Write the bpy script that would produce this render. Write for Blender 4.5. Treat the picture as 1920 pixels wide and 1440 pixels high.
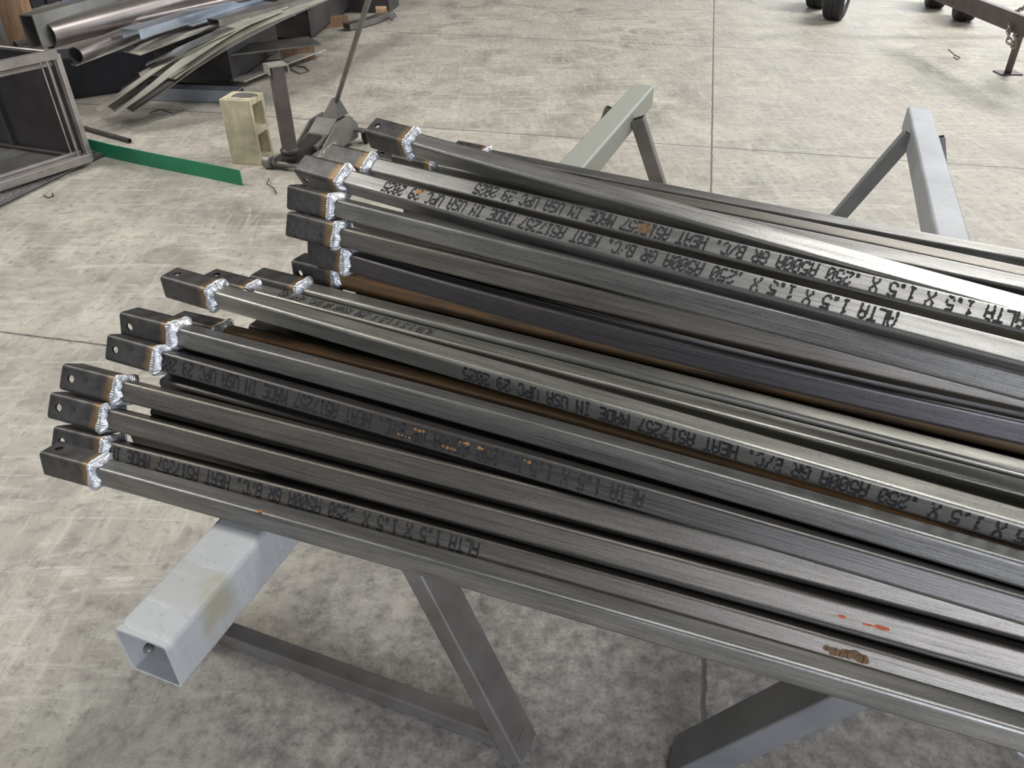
import bpy, bmesh, math, random
from mathutils import Vector, Matrix, noise
random.seed(7)
sc = bpy.context.scene
COL = sc.collection
for o in list(bpy.data.objects): bpy.data.objects.remove(o)

# ---------------------------------------------------------------- camera, world, lights, exposure
F = 1440.0; TH = math.atan(1035 / F); CH = 1.70          # focal length in px of a 1920 wide frame, downward pitch, camera height
cam_d = bpy.data.cameras.new('camera'); cam_d.sensor_width = 36; cam_d.lens = 36 * F / 1920
cam_d.clip_start = 0.05; cam_d.clip_end = 200
cam = bpy.data.objects.new('camera', cam_d); COL.objects.link(cam)
cam.location = (0, 0, CH); cam.rotation_euler = (math.pi / 2 - TH, 0, 0); sc.camera = cam

w = bpy.data.worlds.new('world'); sc.world = w; w.use_nodes = True
bgn = w.node_tree.nodes['Background']; bgn.inputs[0].default_value = (0.97, 0.97, 1.0, 1); bgn.inputs[1].default_value = 0.40

def area(name, loc, target, sx, sy, power, col):
    d = bpy.data.lights.new(name, 'AREA'); d.shape = 'RECTANGLE'; d.size = sx; d.size_y = sy; d.energy = power; d.color = col
    o = bpy.data.objects.new(name, d); COL.objects.link(o); o.location = loc
    o.rotation_euler = (Vector(target) - Vector(loc)).to_track_quat('-Z', 'Y').to_euler()
    return o
area('bay_door_light', (9.3, 17.0, 2.7), (3.0, 2.0, 0.3), 8.6, 4.6, 300, (0.86, 0.93, 1.0))      # daylight through the open bay door
area('skylight', (7.0, 9.2, 7.6), (5.4, 7.2, 0), 5.0, 5.0, 1050, (1.0, 0.985, 0.95))              # translucent roof panels
area('skylight', (-5.6, 4.6, 7.6), (-3.6, 4.6, 0), 3.0, 9.0, 820, (1.0, 0.975, 0.92))
area('roof_lamp', (2.4, 2.7, 7.6), (2.4, 2.7, 0), 2.2, 1.6, 190, (1.0, 0.99, 0.97))
area('window_light', (1.5, -4.3, 2.35), (1.2, 1.2, 1.0), 3.8, 1.5, 190, (0.84, 0.89, 1.0))
sc.view_settings.view_transform = 'Standard'; sc.view_settings.look = 'None'
sc.view_settings.gamma = 1; sc.view_settings.exposure = 0.54
try: sc.view_settings.use_curve_mapping = False
except Exception: pass

def at(x, y, z=0.0):
    """point of the plane at height z seen at pixel (x, y) of the 1920 x 1440 frame"""
    u, v = x - 960, 720 - y; c, s = math.cos(TH), math.sin(TH)
    rx, ry, rz = u, F * c + v * s, v * c - F * s
    t = (z - CH) / rz
    return Vector((rx * t, ry * t, z))

# ---------------------------------------------------------------- materials
def newmat(name):
    m = bpy.data.materials.new(name); m.use_nodes = True
    nt = m.node_tree; return m, nt, nt.nodes['Principled BSDF']
def nd(nt, t, **kw):
    n = nt.nodes.new(t)
    for k, v in kw.items(): setattr(n, k, v)
    return n
def ramp(nt, fac, stops):
    r = nd(nt, 'ShaderNodeValToRGB'); nt.links.new(fac, r.inputs[0]); e = r.color_ramp.elements
    while len(e) < len(stops): e.new(0.5)
    for i, (p, c) in enumerate(stops):
        e[i].position = p; e[i].color = (c, c, c, 1) if isinstance(c, (int, float)) else (*c, 1)
    return r.outputs[0]
def mixc(nt, fac, a, b, mode='MIX'):
    m = nd(nt, 'ShaderNodeMix', data_type='RGBA', blend_type=mode)
    for sock, v in ((m.inputs[0], fac), (m.inputs[6], a), (m.inputs[7], b)):
        if hasattr(v, 'is_linked'): nt.links.new(v, sock)
        elif isinstance(v, (int, float)): sock.default_value = v
        else: sock.default_value = (*v, 1)
    return m.outputs[2]
def math_(nt, op, a, b=None, c=None):
    m = nd(nt, 'ShaderNodeMath', operation=op)
    for i, v in enumerate((a, b, c)):
        if v is None: continue
        if hasattr(v, 'is_linked'): nt.links.new(v, m.inputs[i])
        else: m.inputs[i].default_value = v
    return m.outputs[0]
def tex(nt, vec, scale, detail=4, rough=0.55, dist=0.0):
    n = nd(nt, 'ShaderNodeTexNoise'); n.inputs['Scale'].default_value = scale; n.inputs['Detail'].default_value = detail
    n.inputs['Roughness'].default_value = rough; n.inputs['Distortion'].default_value = dist
    nt.links.new(vec, n.inputs['Vector']); return n.outputs[0]
def mapping(nt, vec, scale=(1, 1, 1), loc=(0, 0, 0), rot=(0, 0, 0)):
    m = nd(nt, 'ShaderNodeMapping'); m.inputs['Scale'].default_value = scale; m.inputs['Location'].default_value = loc
    m.inputs['Rotation'].default_value = rot; nt.links.new(vec, m.inputs['Vector']); return m.outputs[0]
def bump(nt, b, h, strength=0.2, dist=0.01):
    n = nd(nt, 'ShaderNodeBump'); n.inputs['Strength'].default_value = strength; n.inputs['Distance'].default_value = dist
    nt.links.new(h, n.inputs['Height']); nt.links.new(n.outputs[0], b.inputs['Normal'])

def mat_simple(name, col, rough=0.6, metal=0.0, var=0.15, scale=6.0, col2=None, bmp=0.0):
    m, nt, b = newmat(name)
    tc = nd(nt, 'ShaderNodeTexCoord').outputs['Object']
    f = tex(nt, tc, scale, 6, 0.62)
    lo = tuple(c * (1 - var) for c in col); hi = tuple(min(1, c * (1 + var)) for c in col)
    if col2: lo = col2
    nt.links.new(ramp(nt, f, [(0.32, lo), (0.68, hi)]), b.inputs['Base Color'])
    b.inputs['Metallic'].default_value = metal; b.inputs['Roughness'].default_value = rough
    if bmp: bump(nt, b, tex(nt, tc, scale * 6, 5, 0.7), bmp, 0.004)
    return m

def mat_tube(name, base, rust=0.0, light=0.0, rustcol=(0.23, 0.10, 0.035), rough=0.36, seed=0.0, metal=0.85):
    """drawn steel with mill scale: u runs along the tube in metres, v around it (0..4, one unit per face)"""
    m, nt, b = newmat(name)
    uv = nd(nt, 'ShaderNodeUVMap', uv_map='uv').outputs[0]
    oi = nd(nt, 'ShaderNodeObjectInfo').outputs['Random']
    cmb = nd(nt, 'ShaderNodeCombineXYZ'); nt.links.new(math_(nt, 'MULTIPLY', oi, 37.0), cmb.inputs[2]); cmb.inputs[0].default_value = seed
    add = nd(nt, 'ShaderNodeVectorMath', operation='ADD'); nt.links.new(uv, add.inputs[0]); nt.links.new(cmb.outputs[0], add.inputs[1])
    v = add.outputs[0]
    streak = tex(nt, mapping(nt, v, (1.6, 9, 1)), 2.2, 8, 0.7)
    fine = tex(nt, mapping(nt, v, (5, 40, 1)), 3.0, 4, 0.7)
    blot = tex(nt, mapping(nt, v, (3.0, 0.9, 1)), 2.0, 5, 0.6)
    speck = tex(nt, mapping(nt, v, (60, 2.2, 1)), 3.0, 3, 0.7)
    lo = tuple(c * 0.45 for c in base); hi = tuple(c * 1.45 for c in base)
    col = ramp(nt, streak, [(0.3, lo), (0.7, hi)])
    col = mixc(nt, ramp(nt, fine, [(0.48, 0.0), (0.72, 0.6)]), col, tuple(min(1, c * 2.4) for c in base))
    if light: col = mixc(nt, ramp(nt, blot, [(0.42, 0.0), (0.62, light)]), col, tuple(min(1, c * 2.4) for c in base))
    rf = ramp(nt, math_(nt, 'ADD', math_(nt, 'MULTIPLY', blot, 0.6), math_(nt, 'MULTIPLY', streak, 0.4)), [(0.62 - 0.32 * rust, 0.0), (0.74 - 0.24 * rust, min(1.0, 0.35 + rust))])
    col = mixc(nt, rf, col, rustcol)
    sp = ramp(nt, speck, [(0.69, 0.0), (0.74, 0.75)])
    col = mixc(nt, math_(nt, 'MULTIPLY', sp, ramp(nt, blot, [(0.5, 0.0), (0.62, 1.0)])), col, (0.03, 0.027, 0.025))
    nt.links.new(col, b.inputs['Base Color'])
    mt = math_(nt, 'MULTIPLY', math_(nt, 'SUBTRACT', 1.0, rf), metal); nt.links.new(mt, b.inputs['Metallic'])
    rr = math_(nt, 'ADD', math_(nt, 'MULTIPLY', streak, 0.22), rough - 0.10)
    nt.links.new(math_(nt, 'ADD', rr, math_(nt, 'MULTIPLY', rf, 0.25)), b.inputs['Roughness'])
    grain = tex(nt, mapping(nt, v, (420, 22, 1)), 1.0, 4, 0.75)
    scr = tex(nt, mapping(nt, v, (2.4, 70, 1)), 3.0, 3, 0.6)
    col = mixc(nt, ramp(nt, grain, [(0.34, 0.65), (0.47, 0.0)]), col, tuple(c * 0.30 for c in base))
    col = mixc(nt, ramp(nt, scr, [(0.66, 0.0), (0.72, 0.8)]), col, tuple(min(1, c * 3.2) for c in base))
    nt.links.new(col, b.inputs['Base Color'])
    bump(nt, b, math_(nt, 'ADD', fine, math_(nt, 'ADD', math_(nt, 'MULTIPLY', speck, 0.5), math_(nt, 'MULTIPLY', grain, 0.5))), 0.22, 0.0007)
    return m

def mat_sleeve():
    m, nt, b = newmat('sleeve_steel')
    uv = nd(nt, 'ShaderNodeUVMap', uv_map='uv').outputs[0]
    sep = nd(nt, 'ShaderNodeSeparateXYZ'); nt.links.new(uv, sep.inputs[0])
    tc = nd(nt, 'ShaderNodeTexCoord').outputs['Object']
    n1 = tex(nt, tc, 26, 5, 0.6); n2 = tex(nt, tc, 70, 4, 0.6)
    base = ramp(nt, n1, [(0.3, (0.045, 0.043, 0.042)), (0.7, (0.12, 0.115, 0.11))])
    base = mixc(nt, ramp(nt, n2, [(0.62, 0.0), (0.7, 0.6)]), base, (0.02, 0.02, 0.02))
    t = math_(nt, 'ADD', sep.outputs[0], math_(nt, 'MULTIPLY', math_(nt, 'SUBTRACT', n1, 0.5), 0.16))   # u is 0 at the open end, 1 at the weld
    band = ramp(nt, t, [(0.80, 0.0), (0.91, 0.7), (0.97, 0.85)])
    hc = ramp(nt, n2, [(0.35, (0.30, 0.14, 0.04)), (0.65, (0.34, 0.27, 0.14))])
    nt.links.new(mixc(nt, band, base, hc), b.inputs['Base Color'])
    b.inputs['Metallic'].default_value = 0.6; b.inputs['Roughness'].default_value = 0.48
    bump(nt, b, n2, 0.1, 0.001)
    return m

def mat_weld():
    m, nt, b = newmat('weld_metal')
    tc = nd(nt, 'ShaderNodeTexCoord').outputs['Object']
    n = tex(nt, tc, 120, 4, 0.6)
    nt.links.new(ramp(nt, n, [(0.3, (0.40, 0.41, 0.43)), (0.55, (0.72, 0.74, 0.77)), (0.72, (0.85, 0.85, 0.84))]), b.inputs['Base Color'])
    b.inputs['Metallic'].default_value = 0.7; b.inputs['Roughness'].default_value = 0.34
    bump(nt, b, n, 0.5, 0.003)
    return m

def mat_floor():
    m, nt, b = newmat('workshop_concrete')
    g = nd(nt, 'ShaderNodeNewGeometry').outputs['Position']
    big = tex(nt, g, 0.55, 6, 0.62, 0.6); mid = tex(nt, g, 2.3, 8, 0.66, 0.8); fine = tex(nt, g, 22, 8, 0.72); grit = tex(nt, g, 140, 4, 0.7)
    sw = tex(nt, mapping(nt, g, (5.5, 0.9, 1), rot=(0, 0, 0.75)), 3.2, 8, 0.72, 1.1)          # trowel sweeps
    sw2 = tex(nt, mapping(nt, g, (0.8, 6.5, 1), rot=(0, 0, 0.35)), 2.6, 8, 0.72, 1.4)
    col = ramp(nt, mid, [(0.32, (0.25, 0.232, 0.20)), (0.50, (0.43, 0.405, 0.345)), (0.66, (0.58, 0.55, 0.465))])
    col = mixc(nt, ramp(nt, big, [(0.42, 0.0), (0.62, 0.55)]), col, (0.46, 0.41, 0.375))
    col = mixc(nt, ramp(nt, sw, [(0.50, 0.0), (0.66, 0.5)]), col, (0.66, 0.63, 0.54))
    col = mixc(nt, ramp(nt, sw2, [(0.53, 0.0), (0.66, 0.65)]), col, (0.66, 0.64, 0.58))
    col = mixc(nt, ramp(nt, fine, [(0.32, 0.85), (0.48, 0.0)]), col, (0.22, 0.205, 0.18))
    col = mixc(nt, ramp(nt, grit, [(0.30, 0.45), (0.46, 0.0)]), col, (0.15, 0.14, 0.13))
    tiny = tex(nt, g, 330, 3, 0.7); tiny2 = tex(nt, g, 85, 5, 0.75)
    col = mixc(nt, ramp(nt, tiny, [(0.30, 0.55), (0.44, 0.0)]), col, (0.20, 0.19, 0.17))
    col = mixc(nt, ramp(nt, tiny2, [(0.60, 0.0), (0.72, 0.5)]), col, (0.74, 0.71, 0.63))
    # grinding dust trodden in around the trestles, pile shade painted into its tone
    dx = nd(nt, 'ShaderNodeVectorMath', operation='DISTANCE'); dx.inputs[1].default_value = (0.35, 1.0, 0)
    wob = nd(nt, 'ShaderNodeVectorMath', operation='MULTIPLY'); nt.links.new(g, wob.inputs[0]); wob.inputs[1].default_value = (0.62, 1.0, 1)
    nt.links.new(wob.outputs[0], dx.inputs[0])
    dirt_shade = math_(nt, 'ADD', dx.outputs['Value'], math_(nt, 'MULTIPLY', math_(nt, 'SUBTRACT', mid, 0.5), 1.5))
    dm = ramp(nt, math_(nt, 'MULTIPLY', dirt_shade, 0.7), [(0.40, 0.80), (0.80, 0.0)])
    dust_shade = ramp(nt, fine, [(0.33, (0.085, 0.080, 0.078)), (0.50, (0.21, 0.195, 0.185)), (0.66, (0.40, 0.37, 0.335))])
    dust_shade = mixc(nt, ramp(nt, tiny2, [(0.34, 0.8), (0.48, 0.0)]), dust_shade, (0.055, 0.052, 0.05))
    dust_shade = mixc(nt, ramp(nt, tiny, [(0.58, 0.0), (0.70, 0.5)]), dust_shade, (0.48, 0.46, 0.42))
    col = mixc(nt, dm, col, dust_shade)
    # darker floor patch at the back left, under the steel rack
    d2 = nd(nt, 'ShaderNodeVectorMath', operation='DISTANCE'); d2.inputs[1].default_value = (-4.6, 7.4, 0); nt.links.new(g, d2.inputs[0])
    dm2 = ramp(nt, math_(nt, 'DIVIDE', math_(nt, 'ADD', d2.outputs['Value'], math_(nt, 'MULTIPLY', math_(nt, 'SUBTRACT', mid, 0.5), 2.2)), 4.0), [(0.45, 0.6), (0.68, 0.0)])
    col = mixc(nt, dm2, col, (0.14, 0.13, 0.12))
    # saw-cut joints, a 3 m grid turned 12 degrees
    a = math.radians(-12.2)
    sep = nd(nt, 'ShaderNodeSeparateXYZ'); nt.links.new(mapping(nt, g, rot=(0, 0, -a)), sep.inputs[0])
    wv = math_(nt, 'MULTIPLY', math_(nt, 'SUBTRACT', tex(nt, g, 14, 4, 0.7), 0.5), 0.016)
    ca, sa = math.cos(a), math.sin(a)
    pa = at(1333, 350); qa = ca * pa.x + sa * pa.y                     # joint running away from the camera
    pb = at(1000, 253); qb = -sa * pb.x + ca * pb.y                    # cross joint
    pa = (Matrix.Rotation(-a, 3, 'Z') @ pa); pb = (Matrix.Rotation(-a, 3, 'Z') @ pb)
    hits = []
    for sock, off, per in ((sep.outputs[0], pa.x, 9.0), (sep.outputs[1], pb.y, 3.0)):
        s = math_(nt, 'ADD', math_(nt, 'SUBTRACT', sock, off - 180.0), wv)
        r = math_(nt, 'MODULO', s, per)
        dd = math_(nt, 'MINIMUM', r, math_(nt, 'SUBTRACT', per, r))
        hits.append(dd)
    j = math_(nt, 'MINIMUM', hits[0], hits[1])
    jm = ramp(nt, math_(nt, 'MULTIPLY', j, 10.0), [(0.035, 1.0), (0.085, 0.0)])
    jh = ramp(nt, math_(nt, 'MULTIPLY', j, 10.0), [(0.03, 0.0), (0.10, 1.0)])
    col = mixc(nt, math_(nt, 'MULTIPLY', jm, ramp(nt, fine, [(0.35, 0.6), (0.55, 1.0)])), col, (0.09, 0.085, 0.075))
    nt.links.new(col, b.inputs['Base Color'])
    nt.links.new(ramp(nt, mid, [(0.3, 0.50), (0.7, 0.72)]), b.inputs['Roughness'])
    b.inputs['Specular IOR Level'].default_value = 0.45
    h = math_(nt, 'ADD', math_(nt, 'ADD', math_(nt, 'MULTIPLY', fine, 0.6), math_(nt, 'MULTIPLY', tiny2, 0.25)), math_(nt, 'ADD', math_(nt, 'MULTIPLY', sw, 0.4), math_(nt, 'MULTIPLY', jh, 0.7)))
    bump(nt, b, h, 0.35, 0.012)
    return m

def mat_beam(name, c1, c2, stain=0.0, metal=0.0):
    m, nt, b = newmat(name)
    tc = nd(nt, 'ShaderNodeTexCoord').outputs['Object']
    f = tex(nt, tc, 3.5, 7, 0.65); sc2 = tex(nt, mapping(nt, tc, (1, 9, 1)), 9, 5, 0.7); fine = tex(nt, tc, 60, 4, 0.6)
    col = ramp(nt, f, [(0.3, c2), (0.62, c1)])
    col = mixc(nt, ramp(nt, sc2, [(0.55, 0.0), (0.75, 0.45)]), col, tuple(min(1, c * 1.45) for c in c1))
    col = mixc(nt, ramp(nt, fine, [(0.30, 0.4), (0.42, 0.0)]), col, tuple(c * 0.5 for c in c2))
    if stain:
        d = nd(nt, 'ShaderNodeVectorMath', operation='DISTANCE'); nt.links.new(tc, d.inputs[0]); d.inputs[1].default_value = (0.050, 0.110, 0.022)
        k = ramp(nt, math_(nt, 'ADD', d.outputs['Value'], math_(nt, 'MULTIPLY', math_(nt, 'SUBTRACT', tex(nt, tc, 22, 5, .6), 0.5), 0.09)), [(0.024, stain), (0.046, 0.0)])
        col = mixc(nt, k, col, (0.36, 0.31, 0.21))
        sep = nd(nt, 'ShaderNodeSeparateXYZ'); nt.links.new(tc, sep.inputs[0])
        band = ramp(nt, math_(nt, 'ABSOLUTE', math_(nt, 'SUBTRACT', math_(nt, 'ADD', sep.outputs[1], math_(nt, 'MULTIPLY', fine, 0.01)), 0.112)), [(0.035, 0.5), (0.045, 0.0)])
        col = mixc(nt, band, col, (0.37, 0.37, 0.34))
        far = ramp(nt, math_(nt, 'MULTIPLY', sep.outputs[1], 0.3), [(0.2, 0.0), (0.6, 0.85)])
        col = mixc(nt, far, col, (0.30, 0.31, 0.265))
    nt.links.new(col, b.inputs['Base Color']); b.inputs['Roughness'].default_value = 0.5; b.inputs['Metallic'].default_value = metal
    bump(nt, b, fine, 0.12, 0.001)
    return m

def mat_wood(name, col):
    m, nt, b = newmat(name)
    tc = nd(nt, 'ShaderNodeTexCoord').outputs['Object']
    g = tex(nt, mapping(nt, tc, (14, 14, 1.2)), 3, 6, 0.6, 0.6)
    nt.links.new(ramp(nt, g, [(0.3, tuple(c * 0.55 for c in col)), (0.65, col)]), b.inputs['Base Color']); b.inputs['Roughness'].default_value = 0.7
    return m

M = {}
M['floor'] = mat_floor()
M['sleeve'] = mat_sleeve(); M['weld'] = mat_weld()
M['dark'] = mat_tube('dark_mill_scale', (0.125, 0.12, 0.115), 0.03, 0.0)
M['brown'] = mat_tube('brown_mill_scale', (0.172, 0.160, 0.142), 0.16, 0.2, (0.20, 0.125, 0.085), 0.40)
M['rusty'] = mat_tube('rusty_steel', (0.17, 0.14, 0.10), 0.75, 0.0, (0.20, 0.105, 0.04), 0.45)
M['pale'] = mat_tube('pale_steel', (0.31, 0.305, 0.275), 0.06, 0.25, (0.26, 0.2, 0.13), 0.36)
M['grey'] = mat_tube('grey_steel', (0.20, 0.198, 0.19), 0.04, 0.3)
M['violet'] = mat_tube('violet_mill_scale', (0.115, 0.108, 0.113), 0.02, 0.0, rough=0.36)
M['bright'] = mat_tube('bright_steel', (0.27, 0.265, 0.25), 0.05, 0.35, (0.30, 0.2, 0.1), 0.33)
M['ink'] = mat_simple('stencil_ink', (0.022, 0.02, 0.022), 0.75, 0.0, 0.3, 60)
M['inkfaint'] = mat_simple('stamp_ink', (0.012, 0.012, 0.012), 0.8)
M['painted'] = mat_beam('grey_primer', (0.47, 0.485, 0.49), (0.39, 0.40, 0.41), 1.0)
M['bluegrey'] = mat_beam('scuffed_grey_paint', (0.36, 0.375, 0.395), (0.25, 0.26, 0.28))
M['legpaint'] = mat_simple('trestle_leg_paint', (0.20, 0.195, 0.185), 0.42, 0.35, 0.25, 5, (0.14, 0.12, 0.105), 0.05)
M['legpaint2'] = mat_simple('trestle_leg_paint_grey', (0.22, 0.225, 0.235), 0.45, 0.3, 0.2, 5)
M['legpale'] = mat_simple('trestle_leg_pale', (0.36, 0.37, 0.34), 0.5, 0.2, 0.15, 5)
M['steel'] = mat_simple('rack_steel', (0.24, 0.235, 0.22), 0.38, 0.7, 0.3, 3, None, 0.05)
M['steelpale'] = mat_simple('rack_steel_pale', (0.50, 0.48, 0.42), 0.5, 0.45, 0.25, 3, None, 0.05)
M['steeldark'] = mat_simple('rack_steel_dark', (0.06, 0.053, 0.052), 0.5, 0.4, 0.3, 3)
M['steelblue'] = mat_simple('rack_steel_bright', (0.46, 0.52, 0.62), 0.3, 0.85, 0.2, 3)
M['pipe'] = mat_simple('pipe_steel', (0.30, 0.265, 0.255), 0.33, 0.7, 0.22, 3, None, 0.08)
M['green'] = mat_simple('green_paint', (0.018, 0.235, 0.115), 0.45, 0.0, 0.1, 3)
M['block'] = mat_simple('concrete_block', (0.66, 0.60, 0.42), 0.95, 0.0, 0.2, 8, (0.42, 0.38, 0.27), 0.6)
M['jack'] = mat_simple('jack_grey', (0.22, 0.215, 0.20), 0.5, 0.4, 0.22, 9, None, 0.1)
M['jackdark'] = mat_simple('jack_dark', (0.07, 0.065, 0.06), 0.5, 0.4, 0.2, 9)
M['post'] = mat_simple('post_steel', (0.155, 0.135, 0.135), 0.45, 0.5, 0.2, 6, None, 0.05)
M['cratep'] = mat_simple('crate_panel', (0.085, 0.08, 0.08), 0.48, 0.5, 0.3, 3)
M['cratef'] = mat_simple('crate_frame', (0.46, 0.43, 0.42), 0.35, 0.75, 0.25, 6, None, 0.05)
M['tread'] = mat_simple('tread_plate', (0.24, 0.24, 0.235), 0.4, 0.7, 0.25, 8)
M['wood'] = mat_wood('rough_wood', (0.33, 0.205, 0.12)); M['woodpale'] = mat_wood('pale_wood', (0.62, 0.40, 0.25))
M['rubber'] = mat_simple('rubber', (0.018, 0.019, 0.022), 0.6, 0.0, 0.3, 20)
M['rim'] = mat_simple('wheel_rim', (0.45, 0.46, 0.48), 0.4, 0.6)
M['trailer'] = mat_simple('trailer_paint', (0.115, 0.09, 0.09), 0.5, 0.2, 0.25, 6)
M['chain'] = mat_simple('chain_steel', (0.30, 0.26, 0.23), 0.4, 0.85, 0.3, 40)
M['white'] = mat_simple('white_paint', (0.72, 0.70, 0.66), 0.6)
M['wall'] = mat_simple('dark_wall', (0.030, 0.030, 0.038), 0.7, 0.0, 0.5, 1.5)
M['wire'] = mat_simple('wire', (0.07, 0.065, 0.06), 0.5, 0.6)

# ---------------------------------------------------------------- mesh helpers
def link(name, me, mat, parent=None):
    if mat is not None and not me.materials: me.materials.append(mat)
    o = bpy.data.objects.new(name, me); COL.objects.link(o)
    if parent is not None: o.parent = parent
    return o
def tag(o, label=None, cat=None, group=None, kind=None):
    if label: o['label'] = label
    if cat: o['category'] = cat
    if group: o['group'] = group
    if kind: o['kind'] = kind
    return o
def empty(name, loc, label, cat, group=None, rz=0.0):
    o = bpy.data.objects.new(name, None); COL.objects.link(o); o.location = loc; o.rotation_euler = (0, 0, rz)
    o.empty_display_size = 0.05
    return tag(o, label, cat, group)
def mesh_from(verts, faces, name='mesh', smooth=False):
    me = bpy.data.meshes.new(name); me.from_pydata([tuple(v) for v in verts], [], faces); me.update()
    if smooth:
        for p in me.polygons: p.use_smooth = True
    return me
def fixn(me):
    bm = bmesh.new(); bm.from_mesh(me); bmesh.ops.recalc_face_normals(bm, faces=bm.faces); bm.to_mesh(me); bm.free(); return me
class MB:
    def __init__(s): s.v = []; s.f = []
    def add(s, vs, fs):
        b = len(s.v); s.v += [tuple(v) for v in vs]; s.f += [tuple(i + b for i in f) for f in fs]; return s
    def box(s, c, size, mat=None, bev=0.0):
        bm = bmesh.new(); bmesh.ops.create_cube(bm, size=1)
        bmesh.ops.scale(bm, vec=size, verts=bm.verts)
        if bev: bmesh.ops.bevel(bm, geom=bm.edges[:], offset=bev, segments=2, affect='EDGES', profile=0.6)
        T = (mat or Matrix.Identity(4)) @ Matrix.Translation(c)
        vs = [T @ v.co for v in bm.verts]; bm.verts.index_update()
        fs = [[v.index for v in f.verts] for f in bm.faces]; bm.free(); return s.add(vs, fs)
    def hexa(s, p):      # 8 corners: bottom 4 ccw, top 4 ccw
        return s.add(p, [(3, 2, 1, 0), (4, 5, 6, 7), (0, 1, 5, 4), (1, 2, 6, 5), (2, 3, 7, 6), (3, 0, 4, 7)])
    def prism(s, poly, a, b, up=(0, 0, 1), caps=True):
        """sweep the 2-D polygon (x sideways, y up) from a to b"""
        a, b = Vector(a), Vector(b); d = (b - a).normalized(); up = (0, 1, 0) if abs(d.dot(Vector(up))) > .98 else up; side = d.cross(Vector(up)).normalized(); u = side.cross(d)
        k = len(poly)
        vs = [p0 + side * x + u * y for p0 in (a, b) for x, y in poly]
        fs = [(i, (i + 1) % k, k + (i + 1) % k, k + i) for i in range(k)]
        if caps: fs += [tuple(range(k - 1, -1, -1)), tuple(range(k, 2 * k))]
        return s.add(vs, fs)
    def hollow(s, outer, inner, a, b, up=(0, 0, 1)):
        a, b = Vector(a), Vector(b); d = (b - a).normalized(); up = (0, 1, 0) if abs(d.dot(Vector(up))) > .98 else up; side = d.cross(Vector(up)).normalized(); u = side.cross(d)
        k = len(outer)
        vs = [p0 + side * x + u * y for p0 in (a, b) for pl in (outer, inner) for x, y in pl]
        fs = []
        for i in range(k):
            j = (i + 1) % k
            fs += [(i, j, 2 * k + j, 2 * k + i), (k + j, k + i, 3 * k + i, 3 * k + j), (j, i, k + i, k + j), (2 * k + i, 2 * k + j, 3 * k + j, 3 * k + i)]
        return s.add(vs, fs)
    def lathe(s, prof, n=32, T=None):    # profile of (r, h) about z
        T = T or Matrix.Identity(4); vs = []
        for r, h in prof:
            for i in range(n):
                a = 2 * math.pi * i / n; vs.append(T @ Vector((r * math.cos(a), r * math.sin(a), h)))
        fs = []
        for j in range(len(prof) - 1):
            for i in range(n):
                k = (i + 1) % n; fs.append((j * n + i, j * n + k, (j + 1) * n + k, (j + 1) * n + i))
        return s.add(vs, fs)
    def tube(s, pts, r, n=8, closed=False):
        pts = [Vector(p) for p in pts]; m = len(pts); vs = []; prev = None
        for i, p in enumerate(pts):
            t = (pts[(i + 1) % m] - pts[i - 1]) if closed else (pts[min(i + 1, m - 1)] - pts[max(i - 1, 0)])
            t.normalize()
            if prev is None:
                prev = t.orthogonal().normalized()
            prev = (prev - t * prev.dot(t)).normalized(); q = t.cross(prev)
            for k in range(n):
                a = 2 * math.pi * k / n; vs.append(p + prev * (r * math.cos(a)) + q * (r * math.sin(a)))
        fs = []
        for i in range(m if closed else m - 1):
            j = (i + 1) % m
            for k in range(n):
                l = (k + 1) % n; fs.append((i * n + k, i * n + l, j * n + l, j * n + k))
        if not closed: fs += [tuple(range(n - 1, -1, -1)), tuple(range((m - 1) * n, m * n))]
        return s.add(vs, fs)
    def mesh(s, name='mesh', smooth=False): return fixn(mesh_from(s.v, s.f, name, smooth))
    def build(s, name, mat, parent=None, smooth=False, auto=None):
        me = s.mesh(name, smooth or auto is not None)
        if auto is not None:
            try: me.set_sharp_from_angle(angle=math.radians(auto))
            except Exception: pass
        return link(name, me, mat, parent)
def rrect(w, h, r, seg=3):
    pts = []
    for cx, cy, a0 in ((w / 2 - r, h / 2 - r, 0), (-w / 2 + r, h / 2 - r, 90), (-w / 2 + r, -h / 2 + r, 180), (w / 2 - r, -h / 2 + r, 270)):
        e0, e1 = math.radians(a0), math.radians(a0 + 90); k = min(0.0012, r * .3)
        pts.append((cx + r * math.cos(e0) + k * math.sin(e0), cy + r * math.sin(e0) - k * math.cos(e0)))
        for i in range(seg + 1):
            a = math.radians(a0 + 90 * i / seg); pts.append((cx + r * math.cos(a), cy + r * math.sin(a)))
        pts.append((cx + r * math.cos(e1) - k * math.sin(e1), cy + r * math.sin(e1) + k * math.cos(e1)))
    return pts
def local(o, me_obj): pass

# ---------------------------------------------------------------- floor and wall
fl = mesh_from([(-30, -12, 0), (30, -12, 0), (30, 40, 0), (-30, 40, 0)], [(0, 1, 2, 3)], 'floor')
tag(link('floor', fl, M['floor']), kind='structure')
mb = MB()
wa, wb = Vector((-7.6, 1.0, 0)), Vector((-4.4, 16.0, 0)); wd = (wb - wa).normalized(); wn = Vector((-wd.y, wd.x, 0))
for i in range(60):                                                  # ribbed dark cladding
    a = wa + wd * (i * (wb - wa).length / 60); b2 = wa + wd * ((i + .5) * (wb - wa).length / 60); c2 = wa + wd * ((i + 1) * (wb - wa).length / 60)
    mb.hexa([a, b2, b2 + wn * .12, a + wn * .12] + [p + Vector((0, 0, 4.5)) for p in (a, b2, b2 + wn * .12, a + wn * .12)])
    mb.hexa([b2 + wn * .03, c2 + wn * .03, c2 + wn * .12, b2 + wn * .12] + [p + Vector((0, 0, 4.5)) for p in (b2 + wn * .03, c2 + wn * .03, c2 + wn * .12, b2 + wn * .12)])
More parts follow.
